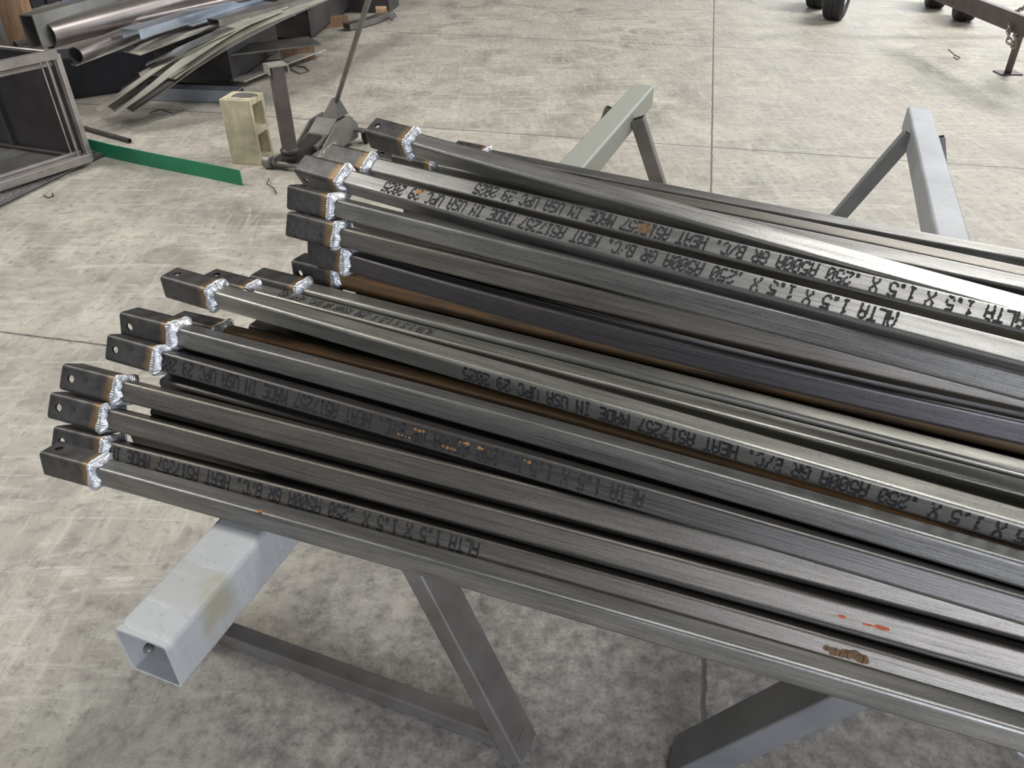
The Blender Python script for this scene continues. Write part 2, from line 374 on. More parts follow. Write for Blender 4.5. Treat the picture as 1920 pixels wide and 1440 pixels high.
tag(mb.build('wall_left', M['wall']), kind='structure')
M['wall2'] = mat_simple('shop_wall', (0.075, 0.073, 0.07), 0.8, 0.0, 0.3, 0.8)
mb = MB(); mb.box((-1.2, 17.6, 3.85), (11.6, .2, 7.7)); mb.box((9.3, 17.6, 6.4), (9.4, .2, 2.6)); mb.box((15.5, 17.6, 3.85), (3.0, .2, 7.7))   # far wall with the bay door opening
tag(mb.build('wall_back', M['wall2']), kind='structure')
mb = MB(); mb.box((3, -4.6, 3.85), (24, .2, 7.7)); tag(mb.build('wall_front', M['wall2']), kind='structure')

mb = MB()
mb.box((4, 6.5, 7.75), (26, 22.4, .1))
M['ceil'] = mat_simple('roof_lining', (0.20, 0.20, 0.20), 0.8, 0.0, 0.2, 0.8)
tag(mb.build('ceiling', M['ceil']), kind='structure')

# ---------------------------------------------------------------- square tubes with welded end sleeves
EA = math.radians(-19.0); EV = Vector((math.cos(EA), math.sin(EA), 0)); NV = Vector((-EV.y, EV.x, 0)); ZV = Vector((0, 0, 1))
S = 0.0381; SL = 0.0508
TUBE_END = 1.9
# id, curve (n = a u^2 + b u + c), u of open end, u of weld, last fitted u, height, roll, text start, hole axis, material, label
TUBES = [
 ('T1', (-0.0084,-0.0150,0.7328), -1.153, -1.042, 0.445, 0.7600, 10, None, 'top', 'grey', 'lowest and nearest square tube of the pile, with a hole in its sleeve top'),
 ('T2', (-0.0187,-0.0252,0.7784), -1.167, -1.055, 0.452, 0.7700, 32, -0.320, 'front', 'brown', 'stencilled square tube directly behind the nearest tube, partly covered by it'),
 ('T3', (-0.0051,-0.0204,0.8034), -1.193, -1.072, 0.437, 0.8150, 33, None, 'front', 'brown', 'third square tube up from the near edge, brown, with orange scratches at the right'),
 ('T4', (-0.0010,-0.0246,0.8338), -1.187, -1.061, 0.428, 0.8550, 33, None, 'front', 'brown', 'fourth square tube up, brown with a round hole and an L-shaped weld'),
 ('T5', (-0.0047,-0.0804,0.8438), -1.125, -1.009, 0.415, 0.8950, 28, -0.082, 'front', 'dark', 'dark square tube with black stencilled lettering spotted orange, fifth from the near edge'),
 ('T6', (-0.0172,-0.0963,0.8878), -1.122, -1.003, 0.411, 0.9250, 15, None, 'front', 'grey', 'grey square tube with round hole just above the orange-spotted stencilled tube'),
 ('T6b',(-0.0396,-0.1158,1.0251), -1.138, -1.022, 0.457, 0.8400, 9, None, 'front', 'rusty', 'sunken square tube with yellow rust, between two grey tubes at the left end'),
 ('T7', (-0.0024,-0.1317,0.9530), -1.115, -0.993, 0.406, 0.9500, 0, 0.502, 'top', 'pale', 'pale-topped square tube with its hole on top and lettering on its shaded front face'),
 ('T8', (0.0002,-0.1074,1.0355), -1.065, -0.949, 0.429, 0.9300, 3, -0.532, 'top', 'pale', 'pale square tube with short black lettering ending near its weld'),
 ('T9', (-0.0054,-0.1095,1.0802), -0.968, -0.852, 0.434, 0.9340, 2, None, 'front', 'pale', 'pale unlettered square tube, smooth sleeve top without a hole'),
 ('T10',(0.0054,-0.1006,1.1546), -0.910, -0.806, 0.449, 0.9450, 2, None, 'front', 'rusty', 'orange-rusted square tube under the dark one in the middle of the pile'),
 ('T12',(0.0640,-0.1153,1.0935), -0.854, -0.763, 0.417, 1.0000, 11, None, 'top', 'violet', 'blackish violet square tube whose sleeve bears faint dotted stamps, above the orange-rusted one'),
 ('T13',(0.0278,-0.1192,1.1198), -0.904, -0.784, 0.406, 1.0450, 21, None, 'top', 'brown', 'brown speckled square tube with dotted stamps on its sleeve, mid pile'),
 ('T14',(0.0663,-0.1431,1.2008), -0.966, -0.850, 0.435, 0.9900, 4, None, 'top', 'brown', 'sunken square tube peeping out behind the brown stamped one'),
 ('T15',(-0.0027,-0.1979,1.1134), -0.921, -0.813, 0.385, 1.0850, 16, None, 'top', 'grey', 'plain dark grey square tube just below the two lettered upper ones'),
 ('T16',(0.0115,-0.2356,1.1352), -0.936, -0.821, 0.370, 1.1150, -29, 0.215, 'front', 'grey', 'lower of the two upper lettered square tubes, long sleeve with bright weld'),
 ('T17',(-0.0059,-0.2343,1.2333), -0.916, -0.805, 0.385, 1.1150, -31, 0.389, 'top2', 'grey', 'higher of the two upper lettered square tubes, beside the topmost tube'),
 ('T18', (-0.0003,-0.2257,1.3150), -0.839, -0.735, 0.405, 1.1600, -23, None, 'top', 'bright', 'topmost square tube, raised end with a hole, crossing the others at an angle'),
 ('T19',(-0.0118,-0.2536,1.5059), -0.971, -0.855, 0.467, 1.0050, -7, None, 'top', 'dark', 'shadowed square tube beneath the topmost one at its left end'),
 ('T20',(-0.0129,-0.1893,1.5474), -0.891, -0.775, 0.469, 1.0300, -17, None, 'front', 'grey', 'grey square tube passing under the topmost tube and reappearing beyond it'),
 ('T22',(-0.0299,-0.1964,1.8215), -0.883, -0.767, 0.543, 0.9400, -8, None, 'front', 'brown', 'rust-speckled square tube with two orange dots near the far edge of the pile'),
 ('T21',(0.0192,-0.1735,2.1137), -0.988, -0.872, 0.625, 0.8500, -12, None, 'top', 'grey', 'farthest square tube of the pile, its pale sleeve poking out behind the topmost one'),
]
def curve_n(k, um, u):
    a, b, c = k
    if u <= um: return a * u * u + b * u + c
    n0 = a * um * um + b * um + c; n1 = a * (um - 1) ** 2 + b * (um - 1) + c
    s = 0.5 * (2 * a * um + b) + 0.5 * (n0 - n1)
    return n0 + (u - um) * s
ZS = {'T18': -.05}                                                # the topmost tube slopes down to the right
def zat(t, u): return t[5] + ZS.get(t[0], 0) * (u + .8)
def centre(t, u): return EV * u + NV * curve_n(t[1], t[4], u) + ZV * zat(t, u)
def frame(t, u):
    d = (centre(t, u + .01) - centre(t, u - .01)).normalized(); side = ZV.cross(d).normalized(); up = d.cross(side)
    R = Matrix((d, side, up)).transposed().to_4x4()
    return Matrix.Translation(centre(t, u)) @ R @ Matrix.Rotation(-math.radians(t[6]), 4, 'X')

def sweep_tube(t, u0, u1, s=S, r=0.0058, wall=0.003, step=0.05, org=Vector()):
    """rounded square tube following the curve, UV u = metres along, v = distance round"""
    prof = rrect(s, s, r, 4); inn = rrect(s - 2 * wall, s - 2 * wall, r - wall * 0.7, 4); k = len(prof)
    per = [0.0]
    for i in range(k): a, b = prof[i], prof[(i + 1) % k]; per.append(per[-1] + math.hypot(a[0] - b[0], a[1] - b[1]))
    per = [p / per[-1] * 4 for p in per]
    n = max(2, int((u1 - u0) / step)); vs = []; fs = []; uvs = []
    us = [u0 + (u1 - u0) * i / n for i in range(n + 1)]
    for u in us:
        Mx = frame(t, u)
        vs += [Mx @ Vector((0, x, y)) - org for x, y in prof]
    for i in range(n):
        for j in range(k):
            l = (j + 1) % k; fs.append((i * k + j, (i + 1) * k + j, (i + 1) * k + l, i * k + l))
            uvs += [(us[i], per[j]), (us[i + 1], per[j]), (us[i + 1], per[j + 1]), (us[i], per[j + 1])]
    b = len(vs)
    for u, du in ((us[0], 0.03), (us[-1], -0.03)):                    # hollow ends
        base = 0 if du > 0 else n * k
        for uu in (u, u + du):
            Mx = frame(t, uu); vs += [Mx @ Vector((0, x, y)) - org for x, y in inn]
        for j in range(k):
            l = (j + 1) % k
            f1 = (base + l, base + j, b + j, b + l); f2 = (b + l, b + j, b + k + j, b + k + l)
            if du < 0: f1 = f1[::-1]; f2 = f2[::-1]
            fs += [f1, f2]; uvs += [(u, 0.1)] * 8
        fs.append(tuple(b + k + j for j in range(k))); uvs += [(u, 0.1)] * k
        b += 2 * k
    me = mesh_from(vs, fs, 'tube_body', True)
    ul = me.uv_layers.new(name='uv')
    for i, c in enumerate(uvs): ul.data[i].uv = c
    try: me.set_sharp_from_angle(angle=math.radians(50))
    except Exception: pass
    return me

def sleeve_template(axis):
    """straight sleeve 1 unit = real metres, x from 0 (open end) to 0.112, drilled through"""
    L = 0.112
    out = rrect(SL, SL, 0.0075, 4); inn = rrect(SL - 0.0095, SL - 0.0095, 0.004, 4)
    m = MB()
    k = len(out); vs = []; fs = []
    rings = [(x, p) for x, p in [(0.0006, rrect(SL - .0012, SL - .0012, .007, 4))] + [(0.0018 if i == 0 else L * i / 12, out) for i in range(13)]]
    for x, p in rings: vs += [(x, a, b) for a, b in p]
    o_n = len(rings)
    irings = [(0.0006, inn)] + [(L * i / 6, inn) for i in range(1, 7)]
    for x, p in irings: vs += [(x, a, b) for a, b in p]
    i_n = len(irings)
    for i in range(o_n - 1):
        for j in range(k):
            l = (j + 1) % k; fs.append((i * k + j, (i + 1) * k + j, (i + 1) * k + l, i * k + l))
    B = o_n * k
    for i in range(i_n - 1):
        for j in range(k):
            l = (j + 1) % k; fs.append((B + i * k + l, B + (i + 1) * k + l, B + (i + 1) * k + j, B + i * k + j))
    for j in range(k):
        l = (j + 1) % k
        fs.append((l, j, B + j, B + l)[::-1] if False else (j, l, B + l, B + j))
        e = (o_n - 1) * k; f = B + (i_n - 1) * k
        fs.append((e + l, e + j, f + j, f + l))
    me = fixn(mesh_from(vs, fs, 'sleeve_tmp'))
    o = bpy.data.objects.new('tmp', me); COL.objects.link(o)
    c = MB(); c.lathe([(0.0001, -.05), (0.0074, -.05), (0.0074, .05), (0.0001, .05)], 28)
    cme = c.mesh('cut'); co = bpy.data.objects.new('cut', cme); COL.objects.link(co)
    co.location = (0.022, 0, 0)
    if axis == 'front': co.rotation_euler = (math.pi / 2, 0, 0)
    md = o.modifiers.new('b', 'BOOLEAN'); md.object = co; md.operation = 'DIFFERENCE'; md.solver = 'EXACT'
    dg = bpy.context.evaluated_depsgraph_get(); dg.update()
    res = bpy.data.meshes.new_from_object(o.evaluated_get(dg))
    bpy.data.objects.remove(o); bpy.data.objects.remove(co)
    res.name = 'end_sleeve'; res.materials.clear()
    for p in res.polygons: p.use_smooth = True
    try: res.set_sharp_from_angle(angle=math.radians(40))
    except Exception: pass
    ul = res.uv_layers.get('uv') or res.uv_layers.new(name='uv')
    for lp in res.loops:
        co_ = res.vertices[lp.vertex_index].co; ul.data[lp.index].uv = (co_.x / L, 0)
    return res
SLV = {'top': sleeve_template('top'), 'front': sleeve_template('front')}
SLV['top2'] = SLV['front']

def weld_mesh(Mx, seed, strength=1.0):
    """bead round the end of the sleeve, x = 0 at the sleeve's edge"""
    rnd = random.Random(seed); n = 112
    base = []
    for q in range(4):
        c4 = rrect(2, 2, 0.30, 8)[q * 11:(q + 1) * 11]; nx = rrect(2, 2, 0.30, 8)[(q * 11 + 11) % 44]
        base += c4 + [(c4[-1][0] + (nx[0] - c4[-1][0]) * f / 34, c4[-1][1] + (nx[1] - c4[-1][1]) * f / 34) for f in range(1, 34)]
    n = len(base)
    ph = rnd.random() * 6
    prof = [(-0.0062, -0.0004), (-0.0056, 0.0014), (-0.0036, 0.0026), (-0.0008, 0.0032), (0.0024, 0.0026), (0.0052, 0.0002), (0.0078, -0.0034), (0.0096, -0.0056), (0.0102, -0.0072)]
    vs = []
    for i, (x, y) in enumerate(base):
        p = 44 * i / n * 2 * math.pi
        sc_ = 0.5 + 0.5 * math.sin(p + ph + 0.8 * math.sin(i * .11))
        for kx, kr in prof:
            wob = noise.noise(Vector((i * .07, seed * 3.1, 0)))
            dx = (kx + 0.001) * (1 + 0.10 * sc_ + 0.55 * wob) * (1.12 if kx > 0 else 1.0)
            lag = math.sin(p + ph + 0.8 * math.sin(i * .11) - abs(kx) * 260)
            dr = kr + (0.0011 * lag if -0.0058 < kx < 0.0098 else 0) + 0.0014 * wob
            rad = SL / 2 + dr * strength
            vs.append(Mx @ Vector((dx, x * rad, y * rad)))
    k = len(prof); fs = []
    for i in range(n):
        j = (i + 1) % n
        for q in range(k - 1): fs.append((i * k + q, i * k + q + 1, j * k + q + 1, j * k + q))
    return fixn(mesh_from(vs, fs, 'weld_bead', True))

GL = {  # 5 x 7 dot matrix
 'A': '01110 10001 10001 11111 10001 10001 10001', 'T': '11111 00100 00100 00100 00100 00100 00100', 'L': '10000 10000 10000 10000 10000 10000 11111',
 '1': '00100 01100 00100 00100 00100 00100 01110', '5': '11111 10000 11110 00001 00001 10001 01110', 'X': '10001 10001 01010 00100 01010 10001 10001',
 '2': '01110 10001 00001 00110 01000 10000 11111', '0': '01110 10001 10011 10101 11001 10001 01110', 'G': '01110 10001 10000 10111 10001 10001 01110',
 'R': '11110 10001 10001 11110 10100 10010 10001', 'B': '11110 10001 10001 11110 10001 10001 11110', '/': '00001 00010 00010 00100 01000 01000 10000',
 'C': '01110 10001 10000 10000 10000 10001 01110', 'H': '10001 10001 10001 11111 10001 10001 10001', 'E': '11111 10000 10000 11110 10000 10000 11111',
 '7': '11111 00001 00010 00100 00100 01000 01000', 'M': '10001 11011 10101 10101 10001 10001 10001', 'D': '11110 10001 10001 10001 10001 10001 11110',
 'I': '01110 00100 00100 00100 00100 00100 01110', 'N': '10001 11001 10101 10011 10001 10001 10001', 'U': '10001 10001 10001 10001 10001 10001 01110',
 'S': '01111 10000 10000 01110 00001 00001 11110', 'P': '11110 10001 10001 11110 10000 10000 10000', '9': '01110 10001 10001 01111 00001 00001 01110',
 '.': '00000 00000 00000 00000 00000 00110 00110', ' ': '00000 00000 00000 00000 00000 00000 00000'}
LINE = 'ALTA 1.5 X 1.5 X .250 A500A GR B/C. HEAT A517257 MADE IN USA UPC 29 2025'
def text_mesh(t, ustart, face, text, pitch, org, height=0.0265, uend=None, seed=1):
    """ink-jet line read from the right end, upside down as it lies: letters' heads point down the face"""
    rnd = random.Random(seed); vs = []; fs = []
    cw = pitch / 5.7; chh = height / 7; off = S / 2 + 0.00022
    for ci, ch in enumerate(text):
        rows = GL[ch].split()
        for r_, row in enumerate(rows):
            for c_ in range(5):
                if row[c_] != '1': continue
                if rnd.random() < 0.04: continue
                u = ustart - ci * pitch - (c_ + .5) * cw
                if uend is not None and u < uend: continue
                q = -height / 2 + (r_ + .5) * chh            # first row (head) at the low side
                ju, jq = rnd.gauss(0, cw * .10), rnd.gauss(0, chh * .12)
                hw = cw * .86 * rnd.uniform(.85, 1.2); hh = chh * .66 * rnd.uniform(.9, 1.25)
                F_ = frame(t, u + ju); b = len(vs)
                for k in range(8):
                    a = math.pi / 8 + k * math.pi / 4; du, dq = 1.08 * hw * math.cos(a), 1.08 * hh * math.sin(a)
                    if face == 'front': p = Vector((du, -off, q + jq + dq))
                    else: p = Vector((du, q + jq + dq, off))
                    vs.append(F_ @ p - org)
                fs.append(tuple(range(b, b + 8)) if face == 'front' else tuple(range(b, b + 8)))
    return fixn(mesh_from(vs, fs, 'stencil_text'))

FACE = {'T2': 'front', 'T5': 'front', 'T7': 'front', 'T8': 'top', 'T16': 'top', 'T17': 'top'}
PITCH = 0.93 / len(LINE)
roots = {}
for idx, t in enumerate(TUBES):
    tid, k, u0, uw, um, zc, roll, ts, hole, mk, lab = t
    org = centre(t, u0); org = Vector((org.x, org.y, org.z - S / 2))
    root = empty('square_tube', org, lab, 'steel tube', 'square steel tubes piled on the sawhorses')
    roots[tid] = root
    link('tube_body', sweep_tube(t, uw - 0.06, TUBE_END + 0.02 * ((idx * 7) % 5), org=org), M[mk], root)
    Mx = Matrix.Translation(-org) @ frame(t, u0)
    me = SLV[hole].copy(); sx = (uw - u0) / 0.112
    me.transform(Mx @ Matrix.Diagonal((sx, 1, 1, 1))); me.materials.clear()
    link('end_sleeve', me, M['sleeve'], root)
    wm = weld_mesh(Matrix.Translation(-org) @ frame(t, uw), idx + 3)
    tag(link('weld_bead', wm, M['weld'], root), 'silvery weld bead')
    if ts is not None:
        p = PITCH * (0.62 if tid == 'T8' else 1.0)
        h = 0.0215 if tid == 'T8' else 0.0265
        txt = LINE if tid != 'T8' else 'ALTA 1.5 X 1.5 X .250 A500A GR B/C. HEAT A51'
        tm = text_mesh(t, ts, FACE[tid], txt, p, org, h, uw + 0.012, idx)
        tag(link('stencil_text', tm, M['ink'], root), 'black dot-matrix lettering')
    if tid in ('T12', 'T13'):                                     # rows of dotted stamps on the sleeve
        rnd = random.Random(idx); sv = []; sf = []
        for col in range(5):
            for r_ in range(14):
                if rnd.random() < .45: continue
                for c3 in range(3):
                    if rnd.random() < .45: continue
                    u = 0.02 + col * .017 + c3 * .0028; q = -.017 + r_ * .0025; b = len(sv); s_ = rnd.uniform(.0006, .0011)
                    for k_ in range(6):
                        a = k_ * math.pi / 3; sv.append(Mx @ Vector((u + s_ * math.cos(a), -SL / 2 - .00025, q + s_ * math.sin(a))))
                    sf.append(tuple(range(b, b + 6)))
        link('dotted_stamp', fixn(mesh_from(sv, sf, 'dotted_stamp')), M['inkfaint'], root)

def spot(tid, u, q, face, a, b_, seed, mat, nm='rust_spot', n=1, du=0.0):
    t = [x for x in TUBES if x[0] == tid][0]; root = roots[tid]; rnd = random.Random(seed); vs = []; fs = []
    for k in range(n):
        uu = u + du * k + rnd.uniform(-.3, .3) * a; qq = q + rnd.uniform(-.3, .3) * b_; b0 = len(vs); sc_ = rnd.uniform(.5, 1.1) if n > 1 else 1
        for i in range(16):
            an = i * math.pi / 8; r = sc_ * (1 + .35 * noise.noise(Vector((math.cos(an) * 1.7, math.sin(an) * 1.7, seed + k))))
            x, y = a * r * math.cos(an), b_ * r * math.sin(an); off = S / 2 + .0003
            p = Vector((x, -off, qq + y)) if face == 'front' else Vector((x, qq + y, off))
            vs.append(frame(t, uu) @ p - root.location)
        fs.append(tuple(range(b0, b0 + 16)))
    return tag(link(nm, fixn(mesh_from(vs, fs, nm)), M[mat], root), 'orange rust mark' if mat in ('orange', 'ochre') else 'brown rust mark')
M['orange'] = mat_simple('fresh_rust', (0.42, 0.16, 0.035), 0.85, 0, .4, 200); M['rustbrown'] = mat_simple('old_rust', (0.13, 0.075, 0.035), 0.85, 0, .5, 150, (0.05, 0.03, 0.02))
M['ochre'] = mat_simple('ochre_rust', (0.27, 0.14, 0.045), 0.85, 0, .45, 200); M['scratch'] = mat_simple('orange_scratch', (0.42, 0.10, 0.04), 0.8, 0, .3, 200)
def upx(tid, x):
    t = [q for q in TUBES if q[0] == tid][0]
    def px(u):
        p = centre(t, u); c, s_ = math.cos(TH), math.sin(TH); f = p.y * c - (p.z - CH) * s_; return 960 + F * p.x / f
    return min((i * .002 - 1.2 for i in range(1300)), key=lambda u: abs(px(u) - x))
spot('T16', upx('T16', 790), .006, 'top', .006, .006, 1, 'orange')
spot('T17', upx('T17', 1208), -.002, 'top', .013, .011, 2, 'rustbrown')
spot('T22', upx('T22', 1690), -.004, 'front', .005, .005, 3, 'orange'); spot('T22', upx('T22', 1808), -.004, 'front', .005, .005, 4, 'orange')
for k_, (x_, q_, w2, n2) in enumerate(((788, .008, .0035, 3), (842, -.006, .003, 4), (868, .009, .004, 3), (905, .007, .0035, 2), (990, .008, .0035, 2), (760, -.008, .0025, 4))):
    spot('T5', upx('T5', x_), q_, 'front', w2, w2 * .8, 20 + k_, 'ochre', n=n2, du=.007)
spot('T3', upx('T3', 1575), -.002, 'front', .006, .0022, 6, 'scratch', 'scratch_mark', 1)
spot('T3', upx('T3', 1622), -.003, 'front', .006, .0018, 7, 'scratch', 'scratch_mark', 3, .006)
spot('T3', upx('T3', 1652), -.003, 'front', .011, .0028, 8, 'scratch', 'scratch_mark', 1)
spot('T2', upx('T2', 1550), .002, 'front', .010, .007, 9, 'rustbrown', n=9, du=.006)
spot('T1', upx('T1', 498), -.014, 'top', .005, .004, 10, 'orange')
spot('T6', upx('T6', 590), .002, 'top', .003, .002, 11, 'orange')

# tubes buried in the pile under the visible ones
def surf(u, nn):
    pts = sorted((curve_n(t[1], t[4], u), t[5]) for t in TUBES)
    if nn <= pts[0][0] or nn >= pts[-1][0]: return 0
    lo = 9
    for i in range(len(pts) - 1):
        if pts[i][0] <= nn <= pts[i + 1][0]:
            f = (nn - pts[i][0]) / max(1e-6, pts[i + 1][0] - pts[i][0]); return pts[i][1] * (1 - f) + pts[i + 1][1] * f
m = MB(); m.hollow(rrect(S, S, .0058, 2), rrect(S - .006, S - .006, .003, 2), (0, 0, 0), (2.62, 0, 0))
fme = m.mesh('buried_tube', False); fme.materials.append(M['dark']); fme.uv_layers.new(name='uv')
for lp in fme.loops:
    co = fme.vertices[lp.vertex_index].co; fme.uv_layers['uv'].data[lp.index].uv = (co.x, math.atan2(co.z, co.y))
acc = []
for ta, tb in (('T2', 'T3'), ('T3', 'T4'), ('T4', 'T5'), ('T5', 'T6')):
    ta, tb = [x for x in TUBES if x[0] == ta][0], [x for x in TUBES if x[0] == tb][0]
    e_ = []
    for u in (-.75, .8):
        na, nb = curve_n(ta[1], ta[4], u), curve_n(tb[1], tb[4], u); za, zb_ = ta[5], tb[5]
        d_ = math.hypot(nb - na, zb_ - za); h_ = math.sqrt(max(.0004, .0445 ** 2 - d_ * d_ / 4))
        e_.append(((na + nb) / 2 + abs(zb_ - za) / d_ * h_, (za + zb_) / 2 - abs(nb - na) / d_ * h_))
    acc.append((e_[0][0], e_[1][0], min(e_[0][1], e_[1][1])))
US = (-.85, -.6, -.3, 0, .3, .6, .9, 1.3)
for zi in range(34, -1, -1):
    z = 0.7335 + S / 2 + .0105 * zi
    for i in range(64):
        sp = i / 63; nl = .80 + 1.27 * sp; nr = .755 + .99 * sp
        def nn(u): return nl + (nr - nl) * (u + .75) / 1.55
        ok = all(z < surf(u, nn(u)) - .028 for u in US)
        if ok:
            for u in US:
                for t in TUBES:
                    if u >= t[2] - .05 and math.hypot(curve_n(t[1], t[4], u) - nn(u), zat(t, u) - z) < .0445: ok = False; break
                if not ok: break
        if ok and all(math.hypot(q[0] - nl, q[2] - z) > .044 and math.hypot(q[1] - nr, q[2] - z) > .040 for q in acc): acc.append((nl, nr, z))
for i, (nl, nr, z) in enumerate(acc):
    def nn(u): return nl + (nr - nl) * (u + .75) / 1.55
    loc = sorted(TUBES, key=lambda t: abs(curve_n(t[1], t[4], -.85) - nn(-.85)) + .5 * abs(t[5] - z))[:3]
    u0 = min(t[3] for t in loc) + .035 + .012 * ((i * 7) % 4)
    a = EV * u0 + NV * nn(u0) + ZV * z; b = EV * 1.8 + NV * nn(1.8) + ZV * z
    o = bpy.data.objects.new('square_tube', fme); COL.objects.link(o); o.location = a
    o.rotation_euler = (0, 0, math.atan2((b - a).y, (b - a).x))
    tag(o, 'bare square tube buried inside the pile beneath the visible ones', 'steel tube', 'square tubes buried inside the pile')
print('buried', len(acc))

# ---------------------------------------------------------------- sawhorses
BAZ = math.atan(680 / 1773); BD = Vector((math.sin(BAZ), math.cos(BAZ), 0)); BN = Vector((math.cos(BAZ), -math.sin(BAZ), 0))
def PW(p, a, z): return BN * p + BD * a + ZV * z
def sawhorse(p0, a0, p1, a1, wdt, hgt, legs, bars, mats, label):
    """beam axis from (p0,a0) to (p1,a1), top at 0.733; legs: (top p,a) -> (foot p,a)"""
    A, B = PW(p0, a0, 0), PW(p1, a1, 0); d = (B - A).normalized(); rz = math.atan2(d.y, d.x) - math.pi / 2
    root = empty('sawhorse', A, label, 'sawhorse', 'steel sawhorses carrying the pile', rz)
    inv = (Matrix.Translation(A) @ Matrix.Rotation(rz, 4, 'Z')).inverted()
    L = (B - A).length; zc = 0.733 - hgt / 2
    m = MB(); m.hollow(rrect(wdt, hgt, 0.010, 4), rrect(wdt - .009, hgt - .009, 0.006, 4), (0, 0, 0), (0, L, 0))
    bo = m.build('beam', mats[0], root, auto=50); bo.location = (0, 0, zc)
    def sq(name, P, Q, w_, h_, up, mat, hollow=True):
        P, Q = inv @ P, inv @ Q; m = MB(); up = inv.to_3x3() @ Vector(up)
        m.hollow(rrect(w_, h_, .005, 2), rrect(w_ - .008, h_ - .008, .003, 2), P, Q, up)
        return m.build(name, mat, root, auto=50)
    for (tp, ta, fp, fa, w_, h_) in legs:
        sq('leg', PW(fp, fa, 0.0), PW(tp, ta, 0.70), w_, h_, BD, mats[1])
    for (pa_, aa, pb_, ab) in bars:
        sq('cross_bar', PW(pa_, aa, 0.027), PW(pb_, ab, 0.027), .045, .05, ZV, mats[1])
    m = MB(); m.lathe([(0.0, -.004), (.006, -.003), (.009, .002), (.006, .007), (0, .008)], 10, Matrix.Translation((-wdt / 2 + .012, .03, zc - hgt / 2 + .014)))
    m.build('weld_blob', mats[1], root, True)
    return root
sawhorse(-0.767, 0.459, -0.767, 3.735, 0.100, 0.102,
         [(-0.695, 0.985, -0.318, 0.885, .046, .088), (-0.84, 0.93, -1.20, 0.885, .046, .088), (-0.695, 3.32, -0.40, 3.36, .06, .05), (-0.835, 3.42, -1.02, 3.36, .06, .05)],
         [(-1.20, 0.885, -0.318, 0.885), (-1.02, 3.36, -0.40, 3.36)], (M['painted'], M['legpaint']),
         'long sawhorse at the left with a pale grey hollow beam and a brown stain')
sawhorse(0.508, 0.80, 0.430, 3.800, 0.094, 0.100,
         [(0.455, 1.02, 0.03, 0.985, .058, .10), (0.56, 1.02, 1.02, 0.985, .058, .10), (0.392, 3.50, 0.04, 3.46, .06, .05), (0.49, 3.50, 0.74, 3.46, .06, .05)],
         [(0.04, 3.46, 0.74, 3.46)], (M['bluegrey'], M['legpaint2']),
         'bluish grey scuffed sawhorse at the right, its splayed brace visible beyond the pile')

# ---------------------------------------------------------------- concrete block
def block():
    a, b_ = at(436, 307), at(493, 309); d = (b_ - a); d.normalize(); n = Vector((-d.y, d.x, 0))
    rz = math.atan2(d.y, d.x) + math.radians(-5)
    root = empty('concrete_block', a, 'pale yellowish hollow concrete block standing on end beside the floor jack', 'block', None, rz)
    W_, Dp, Hh = .195, .190, .395
    # x: 0..W (front face), y: 0..D (depth), z up; cores run along x and open on the right face
    m = MB(); t = .030; z0 = .0
    ys = [(0, Dp)]
    m.box((W_ / 2, t / 2, Hh / 2), (W_, t, Hh), None, .004)                    # front shell
    m.box((W_ / 2, Dp - t / 2, Hh / 2), (W_, t, Hh), None, .004)
    for zc in (t / 2 + .002, Hh / 2, Hh - t / 2 - .002): m.box((W_ / 2, Dp / 2, zc), (W_ - .002, Dp - t, t + .004))
    m.box((.018, Dp / 2, Hh / 2), (.02, Dp - t, Hh - t))
    o = m.build('block_body', M['block'], root)
    m = MB()
    rnd = random.Random(3)
    vs = []; 
    for i in range(26):
        a_ = 2 * math.pi * i / 26; r = .062 + .025 * noise.noise(Vector((math.cos(a_) * 2, math.sin(a_) * 2, 5)))
        vs.append((W_ / 2 + .02 + r * 1.3 * math.cos(a_), Dp / 2 + .012 + r * .9 * math.sin(a_), Hh + .0008))
    m.add(vs, [tuple(range(26))]); tag(m.build('mortar_smear', M['jack'], root), 'grey smear on the top end')
block()

